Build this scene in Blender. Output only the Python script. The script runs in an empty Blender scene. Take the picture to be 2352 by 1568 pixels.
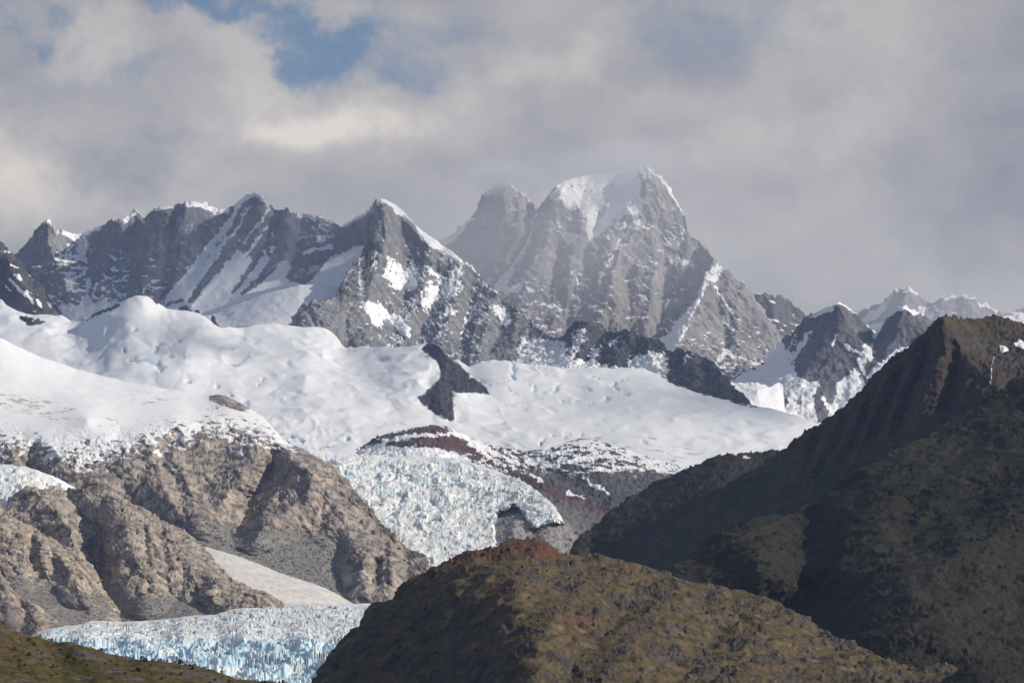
import bpy, math, random
import numpy as np
from mathutils import Vector

# ------------------------------------------------------------------ camera, sky, sun, exposure
S = bpy.context.scene
C = S.collection
HAZE, HAZE_COL = 1.6e-5, (.46, .60, 1, 1)
F = 100 / 36 * 2352            # focal length in the pixel units used below (photo read at 2352 x 1568)
HOR = 1646                     # pixel row of the true horizon
PITCH = math.atan((HOR - 784) / F)
CAMZ = 30.0
cd = bpy.data.cameras.new('camera'); cam = bpy.data.objects.new('camera', cd); C.objects.link(cam)
cam.location = (0, 0, CAMZ); cam.rotation_euler = (math.pi / 2 + PITCH, 0, 0)
cd.lens = 100; cd.sensor_width = 36; cd.clip_start = 1; cd.clip_end = 120000
S.camera = cam
SUN_EL, SUN_BACK = math.radians(31), math.radians(7)     # sun stands to the right, a little behind the camera
sun_dir = Vector((math.cos(SUN_EL) * math.cos(SUN_BACK), -math.cos(SUN_EL) * math.sin(SUN_BACK), math.sin(SUN_EL)))
sl = bpy.data.lights.new('sun', 'SUN'); so = bpy.data.objects.new('sun', sl); C.objects.link(so)
sl.energy = 5.0; sl.angle = math.radians(0.53); sl.color = (1.0, 0.91, 0.78)
so.rotation_euler = sun_dir.to_track_quat('Z', 'Y').to_euler()
S.view_settings.view_transform = 'Standard'; S.view_settings.look = 'None'
S.view_settings.exposure = -0.28; S.view_settings.gamma = 1
S.cycles.use_denoising = True
S.cycles.max_bounces = 6; S.cycles.diffuse_bounces = 3; S.cycles.volume_bounces = 1
S.cycles.transparent_max_bounces = 8

def make_world():
    w = bpy.data.worlds.new('World'); S.world = w; w.use_nodes = True
    nt = w.node_tree; nt.nodes.clear(); N = nt.nodes.new; L = nt.links.new
    out = N('ShaderNodeOutputWorld'); bg = N('ShaderNodeBackground'); L(bg.outputs[0], out.inputs[0])
    sky = N('ShaderNodeTexSky'); sky.sky_type = 'NISHITA'; sky.sun_disc = False
    sky.sun_elevation = SUN_EL; sky.sun_rotation = math.atan2(sun_dir.x, sun_dir.y)
    sky.air_density = 1.0; sky.dust_density = 0.6; sky.ozone_density = 1.5
    sc = N('ShaderNodeVectorMath'); sc.operation = 'SCALE'; sc.inputs['Scale'].default_value = 0.10
    L(sky.outputs[0], sc.inputs[0])
    tc = N('ShaderNodeTexCoord')
    mp = N('ShaderNodeMapping'); mp.inputs['Scale'].default_value = (1, 1, 1.35); L(tc.outputs['Generated'], mp.inputs[0])
    def noise(scale, detail, rough, dist=0.0, off=0.0):
        n = N('ShaderNodeTexNoise'); n.inputs['Scale'].default_value = scale; n.inputs['Detail'].default_value = detail
        n.inputs['Roughness'].default_value = rough; n.inputs['Distortion'].default_value = dist
        v = N('ShaderNodeVectorMath'); v.inputs[1].default_value = (off, off * .7, off * .3)
        L(mp.outputs[0], v.inputs[0]); L(v.outputs[0], n.inputs['Vector']); return n.outputs[0]
    def math_(op, a, b=None, c=None):
        m = N('ShaderNodeMath'); m.operation = op
        for i, x in enumerate((a, b, c)):
            if x is None: continue
            if isinstance(x, (int, float)): m.inputs[i].default_value = x
            else: L(x, m.inputs[i])
        return m.outputs[0]
    def ramp(v, stops, interp='EASE'):
        r = N('ShaderNodeValToRGB'); r.color_ramp.interpolation = interp
        el = r.color_ramp.elements
        while len(el) < len(stops): el.new(0.5)
        for e, (p, c) in zip(el, stops): e.position = p; e.color = (*c, 1) if len(c) == 3 else c
        L(v, r.inputs[0]); return r.outputs[0]
    wn = N('ShaderNodeTexNoise'); wn.inputs['Scale'].default_value = 11; wn.inputs['Detail'].default_value = 9; wn.inputs['Roughness'].default_value = .62; L(tc.outputs['Generated'], wn.inputs['Vector'])
    ws = N('ShaderNodeVectorMath'); ws.operation = 'SUBTRACT'; ws.inputs[1].default_value = (.5, .5, .5); L(wn.outputs['Color'], ws.inputs[0])
    wk = N('ShaderNodeVectorMath'); wk.operation = 'MULTIPLY_ADD'; wk.inputs[1].default_value = (.14, .14, .11); L(ws.outputs[0], wk.inputs[0]); L(tc.outputs['Generated'], wk.inputs[2])
    def blob(px, py, rx, amp, ry=None):          # a soft bank of cloud (or a gap) around one direction of the sky
        ry = ry or rx * .6
        d = Vector(((px - 1176) / F, math.cos(PITCH), math.sin(PITCH) + (784 - py) / F)).normalized()
        k = rx / ry
        m = N('ShaderNodeVectorMath'); m.operation = 'MULTIPLY'; m.inputs[1].default_value = (1, 1, k); L(wk.outputs[0], m.inputs[0])
        s = N('ShaderNodeVectorMath'); s.operation = 'DISTANCE'; L(m.outputs[0], s.inputs[0]); s.inputs[1].default_value = (d.x, d.y, d.z * k)
        r = N('ShaderNodeMapRange'); r.interpolation_type = 'SMOOTHERSTEP'
        r.inputs['From Min'].default_value = 0; r.inputs['From Max'].default_value = rx / F
        r.inputs['To Min'].default_value = amp; r.inputs['To Max'].default_value = 0
        L(s.outputs['Value'], r.inputs['Value']); return r.outputs[0]
    n1 = noise(8, 10, .6, .25, 3.1)
    n2 = noise(26, 9, .62, .3, 7.7)
    n3 = noise(11, 9, .55, .25, 12.3)
    n4 = noise(38, 8, .6, .2, 5.9)
    # cover: how much cloud stands in front of the blue
    cov = math_('ADD', math_('MULTIPLY', n1, 1.5), math_('MULTIPLY', n2, 1.1))
    for b in COVER_BLOBS: cov = math_('ADD', cov, blob(*b))
    covf = ramp(cov, [(.0, (0, 0, 0)), (1.0, (1, 1, 1))]) if 0 else ramp(math_('MULTIPLY_ADD', cov, 1.3, -1.42), [(.0, (0, 0, 0)), (.9, (1, 1, 1))])
    # brightness of the cloud itself: thick grey undersides, pale sunlit heads
    br = math_('ADD', math_('MULTIPLY', n3, .78), math_('MULTIPLY', n4, .28))
    br = math_('ADD', br, .09)
    for b in BRIGHT_BLOBS: br = math_('ADD', br, blob(*b))
    cl = ramp(br, [(.40, (.36, .36, .40)), (.58, (.50, .485, .49)), (.78, (.70, .66, .61)), (1.0, (1.0, .90, .80))], 'LINEAR')
    mx = N('ShaderNodeMix'); mx.data_type = 'RGBA'
    L(covf, mx.inputs['Factor']); L(sc.outputs[0], mx.inputs['A']); L(cl, mx.inputs['B'])
    L(mx.outputs['Result'], bg.inputs[0]); bg.inputs[1].default_value = 1.0
COVER_BLOBS = [(30, -10, 240, -.50, 100), (260, 130, 130, -.24, 50), (400, -10, 320, -.50, 80), (690, 10, 300, -.40, 90), (930, 80, 230, -.30, 80), (1060, 120, 130, -.22, 60), (900, -20, 500, -.30, 80), (1380, 40, 400, -.22, 110), (1700, 30, 320, -.16, 110),
               (1200, 640, 5200, .62, 2000)]
BRIGHT_BLOBS = [(300, 520, 1500, .12, 260), (1900, 640, 1300, .07, 300), (30, 350, 330, .30, 230), (700, 220, 360, .34, 150), (520, 90, 230, .12, 110), (180, 60, 200, .16, 110), (980, 240, 260, .12, 90), (1250, 130, 230, .14, 110), (1850, 300, 420, .10, 130),
                (270, 300, 240, -.14, 110), (1100, 370, 420, -.04, 110), (1560, 120, 330, -.08, 90), (2320, 200, 330, -.08, 420)]
make_world()

# ------------------------------------------------------------------ numpy noise
rs = np.random.RandomState(11)
PERM = rs.permutation(256).astype(np.int32); PERM = np.concatenate([PERM, PERM])
GR = rs.normal(size=(256, 3)).astype(np.float32); GR /= np.linalg.norm(GR, axis=1)[:, None]
RND = rs.rand(256, 4).astype(np.float32)

def hsh(i, j, k): return PERM[(PERM[(PERM[i & 255] + j) & 255] + k) & 255]

def perlin(p):
    p = p.astype(np.float32); i = np.floor(p).astype(np.int32); f = p - i
    w = f * f * f * (f * (f * 6 - 15) + 10); r = 0
    for dx in (0, 1):
        for dy in (0, 1):
            for dz in (0, 1):
                g = GR[hsh(i[:, 0] + dx, i[:, 1] + dy, i[:, 2] + dz)]
                d = g[:, 0] * (f[:, 0] - dx) + g[:, 1] * (f[:, 1] - dy) + g[:, 2] * (f[:, 2] - dz)
                r = r + d * (w[:, 0] if dx else 1 - w[:, 0]) * (w[:, 1] if dy else 1 - w[:, 1]) * (w[:, 2] if dz else 1 - w[:, 2])
    return r * 1.6

def fbm(p, octs=5, gain=.5, lac=2.03):
    a, t, r = 1.0, 0.0, 0
    for o in range(octs):
        r = r + a * perlin(p + 17.3 * o); t += a; a *= gain; p = p * lac
    return r / t

def ridged(p, octs=5, gain=.5, lac=2.07):          # 0..1, sharp crests
    a, t, r, w = 1.0, 0.0, 0, 1.0
    for o in range(octs):
        n = 1 - np.abs(perlin(p + 9.1 * o)) * 1.5; n = np.clip(n, 0, 1) ** 2
        r = r + a * n * w; t += a; w = np.clip(n * 1.6, 0, 1); a *= gain; p = p * lac
    return r / t

def worley(p, plane=0.0):
    """F1, F2, a random number of the nearest cell and the height of that cell's tilted plane"""
    p = p.astype(np.float32); i = np.floor(p).astype(np.int32); n = len(p)
    f1 = np.full(n, 9., np.float32); f2 = np.full(n, 9., np.float32); hid = np.zeros(n, np.int32); dv = np.zeros((n, 3), np.float32)
    for dx in (-1, 0, 1):
        for dy in (-1, 0, 1):
            for dz in (-1, 0, 1):
                c = i + np.array([dx, dy, dz], np.int32)
                h = hsh(c[:, 0], c[:, 1], c[:, 2])
                v = p - (c + .12 + .76 * RND[h, :3])
                d = (v * v).sum(1)
                nb = d < f1
                f2 = np.where(nb, f1, np.minimum(f2, d)); f1 = np.where(nb, d, f1)
                hid = np.where(nb, h, hid); dv[nb] = v[nb]
    g = GR[hid]
    return np.sqrt(f1), np.sqrt(f2), RND[hid, 3], (dv * g).sum(1)

def smooth(a, b, x): t = np.clip((x - a) / (b - a), 0, 1); return t * t * (3 - 2 * t)

# ------------------------------------------------------------------ from a bearing and a distance to a place
def place(px, py, Y):
    cx = (px - 1176) / F; cy = (784 - py) / F
    dy = math.cos(PITCH) - cy * math.sin(PITCH); dz = math.sin(PITCH) + cy * math.cos(PITCH)
    return np.stack([cx / dy * Y, Y + 0 * px, CAMZ + dz / dy * Y], -1)

def segdist(x, y, pts):
    d = np.full(x.shape, 1e9, np.float32); tt = np.zeros(x.shape, np.float32); sd = np.zeros(x.shape, np.float32)
    pts = np.asarray(pts, np.float32); n = len(pts) - 1
    for k in range(n):
        a, b = pts[k, :2], pts[k + 1, :2]; ab = b - a; l2 = (ab * ab).sum() + 1e-6
        t = np.clip(((x - a[0]) * ab[0] + (y - a[1]) * ab[1]) / l2, 0, 1)
        ex, ey = x - a[0] - t * ab[0], y - a[1] - t * ab[1]
        q = np.sqrt(ex * ex + ey * ey); m = q < d
        d = np.where(m, q, d); tt = np.where(m, (k + t) / n, tt); sd = np.where(m, np.sign(ex), sd)
    return d, tt, sd

def polydist(x, y, pts):                 # positive inside
    pts = list(pts) + [pts[0]]
    d, _, _ = segdist(x, y, pts); ins = np.zeros(x.shape, bool)
    for (x0, y0), (x1, y1) in zip(pts[:-1], pts[1:]):
        if y0 == y1: continue
        c = ((y0 > y) != (y1 > y)) & (x < (x1 - x0) * (y - y0) / (y1 - y0) + x0); ins ^= c
    return np.where(ins, d, -d)

def blur_rows(a, k):
    if k < 1: return a
    w = np.exp(-np.linspace(-2, 2, 2 * k + 1) ** 2); w /= w.sum()
    p = np.concatenate([np.repeat(a[:1], k, 0) * 1 + (a[:1] - a[1:2]) * np.arange(k, 0, -1)[:, None], a,
                        np.repeat(a[-1:], k, 0) + (a[-1:] - a[-2:-1]) * np.arange(1, k + 1)[:, None]])
    return sum(w[j] * p[j:j + len(a)] for j in range(2 * k + 1))

def blur_cols(a, k): return blur_rows(a.T, k).T

def grid_normals(P):
    du = np.gradient(P, axis=1); dv = np.gradient(P, axis=0)
    n = np.cross(dv, du); n /= np.linalg.norm(n, axis=2)[..., None] + 1e-9
    return n

FORMS = {}
TRIS = [0]

def smooth_surface(pts, X, Y, u, lam):
    p = pts[:, :2] / 100; z = pts[:, 2] / u / 100; n = len(p)
    D = np.sqrt(((p[:, None] - p[None]) ** 2).sum(-1))
    A = np.zeros((n + 3, n + 3)); A[:n, :n] = -D + np.eye(n) * lam / 100 * 3
    A[:n, n] = 1; A[:n, n + 1:] = p; A[n, :n] = 1; A[n + 1:, :n] = p.T
    c = np.linalg.solve(A, np.concatenate([z, np.zeros(3)]))
    x, y = X / 100, Y / 100; r = c[n] + c[n + 1] * x + c[n + 2] * y
    for k in range(n): r = r - c[k] * np.sqrt((x - p[k, 0]) ** 2 + (y - p[k, 1]) ** 2)
    return r * u * 100

class Form:
    """one landform: a sheet that runs from its foot up to its crest and down again behind, in world metres"""
    def __init__(s, name, contours, x0, x1, step=2.4, prof=1.0, jag=0.0, jagf=14, blur=6, back=500, drop=.8, ystep=None, lam=3.0, extra=(), calm=()):
        step *= 1.17; s.name = name; s.step = step
        xs = np.arange(x0, x1 + step, step).astype(np.float64); s.xs = xs
        cy, cY = [], []
        for c in contours:
            c = np.array(c, float); cy.append(np.interp(xs, c[:, 0], c[:, 1])); cY.append(np.interp(xs, c[:, 0], c[:, 2]))
        s.Y0 = float(np.mean(cY[0])); s.u = s.Y0 / F
        pass
        if jag:
            q = np.stack([xs / jagf, xs * 0 + 3.3 + x0, xs * 0], 1)
            jg = np.ones(len(xs))
            for a0, a1 in calm: jg *= 1 - .8 * smooth(a0 - 10, a0 + 10, xs) * (1 - smooth(a1 - 10, a1 + 10, xs))
            cy[0] = cy[0] - jg * jag * (ridged(q, 4, .6) - .35) * 1.6
        for k in range(1, len(cy)): cy[k] = np.maximum(cy[k], cy[k - 1] + .6)
        PY = []
        for k in range(len(cy) - 1):
            n = max(3, int(np.percentile(cy[k + 1] - cy[k], 85) / (ystep or step)))
            for j in range(n + (k == len(cy) - 2)):
                PY.append(cy[k] + (cy[k + 1] - cy[k]) * j / n)
        s.py = np.array(PY); s.px = np.repeat(xs[None], len(PY), 0)
        # distance: one smooth surface through every control point
        pts = np.array([p for c in contours for p in c if x0 - 60 <= p[0] <= x1 + 60] + list(extra), float)
        s.Y = smooth_surface(pts, s.px, s.py, s.u, lam)
        if prof < 1:                                   # rounded shoulder under the crest
            cs = blur_cols(cy[0][None], 12)[0] if len(xs) > 40 else cy[0]
            a = (1 - prof) * 150; w = 70
            s.Y = s.Y + a * s.u * np.clip(1 - np.clip(s.py - cs, 0, None) / w, 0, 1) ** 2.2
        s.back, s.drop = back, drop
    def relief(s, feats, gain=1.0):
        """feats: (points, half width px, height px, power, shape) - ribs stand forward, negative heights are gullies;
        width and height may be pairs (start, end)"""
        x, y = s.px, s.py
        q = s.q(); wx = x + 9 * fbm(q / 55 + 3, 4).reshape(x.shape); wy = y + 9 * fbm(q / 55 + 8, 4).reshape(x.shape)
        for f in feats:
            pts, w, a = f[:3]; pw = f[3] if len(f) > 3 else 1.0; skew = f[4] if len(f) > 4 else 0.0
            d, t, sd = segdist(wx, wy, pts)
            ww = w if np.isscalar(w) else w[0] + (w[1] - w[0]) * t
            aa = a if np.isscalar(a) else a[0] + (a[1] - a[0]) * t
            ww = ww * (1 + skew * sd)
            s.Y = s.Y - gain * aa * s.u * np.clip(1 - d / ww, 0, 1) ** pw
        return s
    def q(s):                        # world place in units of one pixel at this distance
        return (place(s.px, s.py, s.Y) / s.u).reshape(-1, 3).astype(np.float32)
    def finish(s, disp=None, dispz=None, extra_blur=0, calm=()):
        if extra_blur: s.Y = blur_cols(blur_rows(s.Y, extra_blur), extra_blur)
        P = place(s.px, s.py, s.Y)
        # the slope behind the crest
        nb = 14; top = P[0]; b = []
        for k in range(nb, 0, -1):
            t = (k / nb) ** 1.6; sc = 1 + s.back * t / top[:, 1:2]
            r = top.copy(); r[:, :2] = top[:, :2] * sc; r[:, 2] = top[:, 2] - s.drop * s.back * t * (0.35 + .65 * t ** .5); b.append(r)
        s.nb = nb
        P = np.concatenate([np.array(b), P], 0)
        n = grid_normals(P); q = (P / s.u).reshape(-1, 3).astype(np.float32)
        s.h = np.zeros(P.shape[:2], np.float32)
        if disp is not None:
            h = disp(q, n.reshape(-1, 3)).reshape(P.shape[:2]); s.h = h
            XX = np.concatenate([np.repeat(s.px[:1], nb, 0), s.px]); YY = np.concatenate([np.repeat(s.py[:1], nb, 0), s.py])
            for pg in calm: h = h * (1 - .78 * smooth(-5, 5, polydist(XX, YY, pg)))
            P = P + n * (h * s.u)[..., None]
        if dispz is not None:
            h = dispz(q, n.reshape(-1, 3)).reshape(P.shape[:2]); s.h = h
            P[..., 2] += h * s.u
        s.P = P; s.N = grid_normals(P)
        s.X = np.concatenate([np.repeat(s.px[:1], nb, 0), s.px]); s.Yp = np.concatenate([np.repeat(s.py[:1], nb, 0), s.py])
        s.q2 = (P / s.u).reshape(-1, 3).astype(np.float32)
        return s
    def n_(s, scale, octs=4, off=0., aniso=(1, 1, 1)):
        return fbm(s.q2 / scale / np.array(aniso, np.float32) + off, octs).reshape(s.X.shape)
    def build(s, mat, attrs=None, label=None, cat=None, smooth_=True):
        nv, nu = s.P.shape[:2]
        idx = np.arange(nv * nu).reshape(nv, nu)
        quads = np.stack([idx[:-1, :-1], idx[1:, :-1], idx[1:, 1:], idx[:-1, 1:]], -1).reshape(-1, 4)
        me = bpy.data.meshes.new(s.name); nf = len(quads); TRIS[0] += nf * 2
        me.vertices.add(nv * nu); me.vertices.foreach_set('co', s.P.reshape(-1).astype(np.float32))
        me.loops.add(nf * 4); me.loops.foreach_set('vertex_index', quads.reshape(-1).astype(np.int32))
        me.polygons.add(nf); me.polygons.foreach_set('loop_start', np.arange(0, nf * 4, 4, dtype=np.int32))
        me.polygons.foreach_set('loop_total', np.full(nf, 4, np.int32))
        if smooth_: me.polygons.foreach_set('use_smooth', np.ones(nf, bool))
        for k, v in (attrs or {}).items():
            v = np.asarray(v, np.float32)
            if v.ndim == 3:
                a = me.attributes.new(k, 'FLOAT_COLOR', 'POINT')
                a.data.foreach_set('color', np.concatenate([v, np.ones(v.shape[:2] + (1,), np.float32)], -1).reshape(-1))
            else:
                a = me.attributes.new(k, 'FLOAT', 'POINT'); a.data.foreach_set('value', v.reshape(-1))
        me.update(); me.validate()
        me.materials.append(mat)
        o = bpy.data.objects.new(s.name, me); C.objects.link(o); o['kind'] = 'structure'
        if label: o['label'] = label; o['category'] = cat
        s.obj = o; FORMS[s.name] = s
        return s

def on(form, x, y):                      # distance of a landform along the bearing (x, y)
    x = np.atleast_1d(np.asarray(x, float)); y = np.atleast_1d(np.asarray(y, float)) + 0 * x
    c = np.clip(((x - form.xs[0]) / form.step).round().astype(int), 0, len(form.xs) - 1)
    return np.array([np.interp(yy, form.py[:, ci], form.Y[:, ci]) for ci, yy in zip(c, y)])

def mixc(a, b, t): return a + (b - a) * t[..., None]
def const(s, c): return np.ones(s.X.shape + (3,), np.float32) * np.array(c, np.float32)

def paint(s, items, base=None, warp=7, wscale=22):
    """soft mask in bearing space: ('p', polygon, soft, value) or ('l', line, (w0, w1), value)"""
    r = np.zeros(s.X.shape, np.float32) if base is None else base.astype(np.float32)
    wx = s.X + warp * s.n_(wscale, 4, 5.5); wy = s.Yp + warp * s.n_(wscale, 4, 11.5)
    for it in items:
        if it[0] == 'p':
            m = smooth(-it[2], it[2], polydist(wx, wy, it[1]))
        else:
            d, t, _ = segdist(wx, wy, it[1]); w = it[2] if not np.isscalar(it[2]) else (it[2], it[2])
            ww = w[0] + (w[1] - w[0]) * t; m = 1 - smooth(.55, 1.25, d / ww)
        r = r * (1 - m) + it[3] * m
    return r

# ------------------------------------------------------------------ materials
def material(name, unit, rough=.92, grain=(.75, 1.25), bump=.6, snow=True, snow_col=(.86, .87, .89), spec=.15, stretch=(1, 1, 1), fine=1.0, speck=0.0):
    """colour of the ground from the landform, broken up by rock grain; snow lies where the attribute says, with ragged edges"""
    m = bpy.data.materials.new(name); m.use_nodes = True; nt = m.node_tree; N = nt.nodes.new; L = nt.links.new
    b = nt.nodes['Principled BSDF']; b.inputs['Specular IOR Level'].default_value = spec
    at = N('ShaderNodeAttribute'); at.attribute_name = 'col'
    tc = N('ShaderNodeTexCoord'); mp = N('ShaderNodeMapping'); mp.inputs['Scale'].default_value = stretch; L(tc.outputs['Object'], mp.inputs[0])
    def noise(px, detail=6, rough_=.6, dist=0.):
        n = N('ShaderNodeTexNoise'); n.inputs['Scale'].default_value = 1 / (px * unit); n.inputs['Detail'].default_value = detail
        n.inputs['Roughness'].default_value = rough_; n.inputs['Distortion'].default_value = dist; L(mp.outputs[0], n.inputs['Vector']); return n.outputs[0]
    n1 = noise(9 * fine, 7, .68); n2 = noise(34, 5, .6, .6)
    def mr(v, a, b_, c, d):
        r = N('ShaderNodeMapRange'); r.inputs['From Min'].default_value = a; r.inputs['From Max'].default_value = b_
        r.inputs['To Min'].default_value = c; r.inputs['To Max'].default_value = d; L(v, r.inputs[0]); return r.outputs[0]
    g1 = mr(n1, .3, .7, *grain); g2 = mr(n2, .3, .7, .5 + grain[0] / 2, .5 + grain[1] / 2)
    mu = N('ShaderNodeMath'); mu.operation = 'MULTIPLY'; L(g1, mu.inputs[0]); L(g2, mu.inputs[1])
    v = N('ShaderNodeVectorMath'); v.operation = 'SCALE'; L(at.outputs['Color'], v.inputs[0]); L(mu.outputs[0], v.inputs['Scale'])
    col = v.outputs[0]
    if snow:
        sa = N('ShaderNodeAttribute'); sa.attribute_name = 'snow'
        n3 = noise(5 * fine, 5, .6)
        ad = N('ShaderNodeMath'); ad.operation = 'MULTIPLY_ADD'; L(n3, ad.inputs[0]); ad.inputs[1].default_value = .9; L(sa.outputs['Fac'], ad.inputs[2])
        f = mr(ad.outputs[0], .86, 1.04, 0, 1)
        mx = N('ShaderNodeMix'); mx.data_type = 'RGBA'; L(f, mx.inputs['Factor']); L(col, mx.inputs['A'])
        mx.inputs['B'].default_value = (*snow_col, 1); col = mx.outputs['Result']
        rm = mr(f, 0, 1, rough, .75); L(rm, b.inputs['Roughness'])
    else:
        b.inputs['Roughness'].default_value = rough
    L(col, b.inputs['Base Color'])
    bp = N('ShaderNodeBump'); bp.inputs['Strength'].default_value = bump; bp.inputs['Distance'].default_value = unit * 3 * fine
    if snow:
        k = mr(f, 0, 1, 1, .15); h = N('ShaderNodeMath'); h.operation = 'MULTIPLY'; L(n1, h.inputs[0]); L(k, h.inputs[1]); L(h.outputs[0], bp.inputs['Height'])
    else: L(n1, bp.inputs['Height'])
    L(bp.outputs[0], b.inputs['Normal'])
    return m

# ------------------------------------------------------------------ surface recipes (heights in pixels at the landform's distance)
A3 = lambda *a: np.array(a, np.float32)
PLATE = {}

def crag(big=10, mid=5, small=2.2, fac=3.0, flute=.45, off=0., size=1.0):
    def f(q, n):
        w = np.stack([fbm(q / (60 * size) + off, 3), fbm(q / (60 * size) + off + 31, 3), fbm(q / (60 * size) + off + 57, 3)], 1)
        p = q + w * 16 * size
        h = big * (ridged(p / (A3(95, 95, 95 / flute) * size) + off, 4) - .4)
        h += mid * (ridged(p / (A3(26, 26, 26 / flute) * size) + off + 5, 5, .6) - .4)
        h += small * fbm(q / (7 * size) + off, 4, .62)
        if fac:
            f1, f2, r1, pl = worley(p / (A3(20, 20, 32) * size) + off)
            _, _, r2, pl2 = worley(p / (A3(8, 8, 12) * size) + off + 40)
            PLATE['tone'] = (.84 + .26 * r1) * (.93 + .14 * r2) * (1 - .3 * (1 - smooth(.01, .06, f2 - f1)))
            h += fac * (pl * 1.5 + (r1 - .5) * .8) + fac * .45 * (pl2 * 1.5 + (r2 - .5) * .7)
        return h
    return f

def plates(s, col):
    a, b, c, d = (PLATE[k].reshape(s.X.shape) for k in 'abcd')
    return col * ((.84 + .34 * a) * (.93 + .16 * c) * (1 - .5 * b) * (1 - .38 * d))[..., None]
def granite(off=0., size=1.0, amp=1.0):
    """glacier-worn granite: broad faces, leaning joints, sharp ribs, broken plates"""
    def f(q, n):
        w = np.stack([fbm(q / (70 * size) + off, 3), fbm(q / (70 * size) + off + 31, 3), fbm(q / (70 * size) + off + 57, 3)], 1)
        p = q + w * 20 * size
        t = p.copy(); t[:, 0] = p[:, 0] + .35 * p[:, 2]
        h = 10 * (ridged(p / (A3(120, 120, 150) * size) + off, 3) - .4)
        m = smooth(-.35, .3, fbm(q / (60 * size) + off + 77, 2))
        h += 5.5 * (ridged(t / (A3(24, 34, 66) * size) + off + 5, 4, .5) - .4) * (.35 + .65 * m)
        h += 2.4 * (ridged(t / (A3(8.5, 14, 26) * size) + off + 15, 3, .55) - .4) * (.3 + .7 * m)
        f1, f2, r1, pl = worley(t / (A3(34, 34, 46) * size) + off)
        h += 6.0 * pl + 3.6 * (r1 - .5) - 3.5 * (1 - smooth(0, .07, f2 - f1)); PLATE['a'] = r1; PLATE['b'] = 1 - smooth(.01, .055, f2 - f1)
        f1, f2, r2, pl2 = worley(p / (A3(12, 12, 15) * size) + off + 40)
        h -= 1.6 * (1 - smooth(0, .10, f2 - f1)) * m; PLATE['c'] = r2; PLATE['d'] = (1 - smooth(.02, .09, f2 - f1)) * m
        h += (1.7 * pl2 + 1.1 * (r2 - .5)) * (.4 + .6 * m) + .75 * fbm(p / 3.6, 3)
        # long straight joints in two directions
        wq = q + w * 7; ja = ridged(np.stack([(wq[:, 0] + .75 * wq[:, 2]) / 26, wq[:, 1] / 150, (wq[:, 2] - .75 * wq[:, 0]) / 210], 1) + off, 2, .6)
        jb = ridged(np.stack([(wq[:, 0] - .35 * wq[:, 2]) / 17, wq[:, 1] / 90, (wq[:, 2] + .35 * wq[:, 0]) / 150], 1) + off + 9, 2, .6)
        jl = np.maximum(smooth(.70, .93, ja), .8 * smooth(.72, .93, jb)); h -= 2.6 * jl; PLATE['d'] = np.maximum(PLATE['d'], .75 * jl)
        return h * amp
    return f

def ledges(off=0., amp=1.0):
    """smooth grassy ground broken by bands of rock steps; the bands are kept for the colouring"""
    def f(q, n):
        w = np.stack([fbm(q / 50 + off, 3), fbm(q / 50 + off + 31, 3), fbm(q / 50 + off + 57, 3)], 1); p = q + w * 16
        t = p.copy(); t[:, 2] = p[:, 2] - .45 * p[:, 0]
        k = smooth(-.02, .16, fbm(t / A3(90, 90, 34) + off + 5, 4))
        h = 9 * fbm(q / A3(90, 90, 60) + off + 3, 3) + 10 * (ridged(t / A3(130, 130, 56) + off, 3, .5) - .4) + 3.0 * (ridged(t / A3(60, 60, 20) + off, 3, .5) - .4)
        f1, f2, r1, pl = worley(p / A3(34, 34, 24) + off); h += (6.5 * pl + 4.0 * (r1 - .4)) * k
        g1, g2, r2, pl2 = worley(p / A3(12, 12, 10) + off + 3); h += (2.6 * pl2 + 1.6 * (r2 - .5)) * k - 1.2 * k * (1 - smooth(0, .1, g2 - g1))
        h += .35 * fbm(q / 5, 3) + 1.3 * (ridged(p / 26 + off, 3) - .4)
        PLATE['rock'] = k; PLATE['tone'] = r1 * .5 + r2 * .5
        return h * amp
    return f

def slopes(big=8, mid=3, small=1.2, off=0., size=1.0, facet=0.0):
    def f(q, n):
        h = big * fbm(q / (A3(80, 80, 60) * size) + off, 3) + mid * (ridged(q / (24 * size) + off, 5, .55) - .4) + small * fbm(q / (6 * size) + off, 4, .6)
        if facet:
            _, _, r1, pl = worley(q / (A3(22, 22, 16) * size) + off); h += facet * (pl * 1.4 + (r1 - .5))
        return h
    return f
# ================================================================== THE LAND, from far to near
U = lambda Y: Y / F
def snow_by_slope(s, lo, hi, noise=.12, sc=30, gain=1.0):
    """snow keeps to ledges and gentle ground: attribute near 0 bare, 1 covered"""
    nz = blur_cols(blur_rows(s.N[..., 2], 2), 2) + noise * s.n_(sc, 4, 2.2) * 2
    return smooth(lo, hi, nz) * gain
def streaks(s, sn, k=.55, slant=.5):
    t = s.q2.copy(); t[:, 0] += slant * t[:, 2] * np.clip(s.n_(90, 2, 3).reshape(-1) * 3, -1, 1)
    n = fbm(t / A3(9, 9, 34) + 7, 4).reshape(s.X.shape) + .6 * s.n_(5, 3, 4)
    return sn * (1 - k * smooth(.02, .34, n))
def cap(s, spans, base):
    """snow lying along the crest: (x0, x1, depth px)"""
    top = s.Yp[s.nb:s.nb + 1]; d = s.Yp - top; r = base.copy(); nz = 1.5 * s.n_(14, 3, 4.4)
    for x0, x1, w in spans:
        e = smooth(x0 - 8, x0 + 4, s.X) * (1 - smooth(x1 - 4, x1 + 8, s.X))
        r = np.maximum(r, e * (1 - smooth(w * .6, w * 1.3, d + 2 * nz)))
    return r

M_FAR = material('far_rock', U(12500), grain=(.78, 1.22), bump=.55)
M_ICE = material('firn', U(9000), rough=.7, grain=(.82, 1.18), bump=.12, snow=True, fine=1.4, snow_col=(.79, .805, .83))

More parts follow.
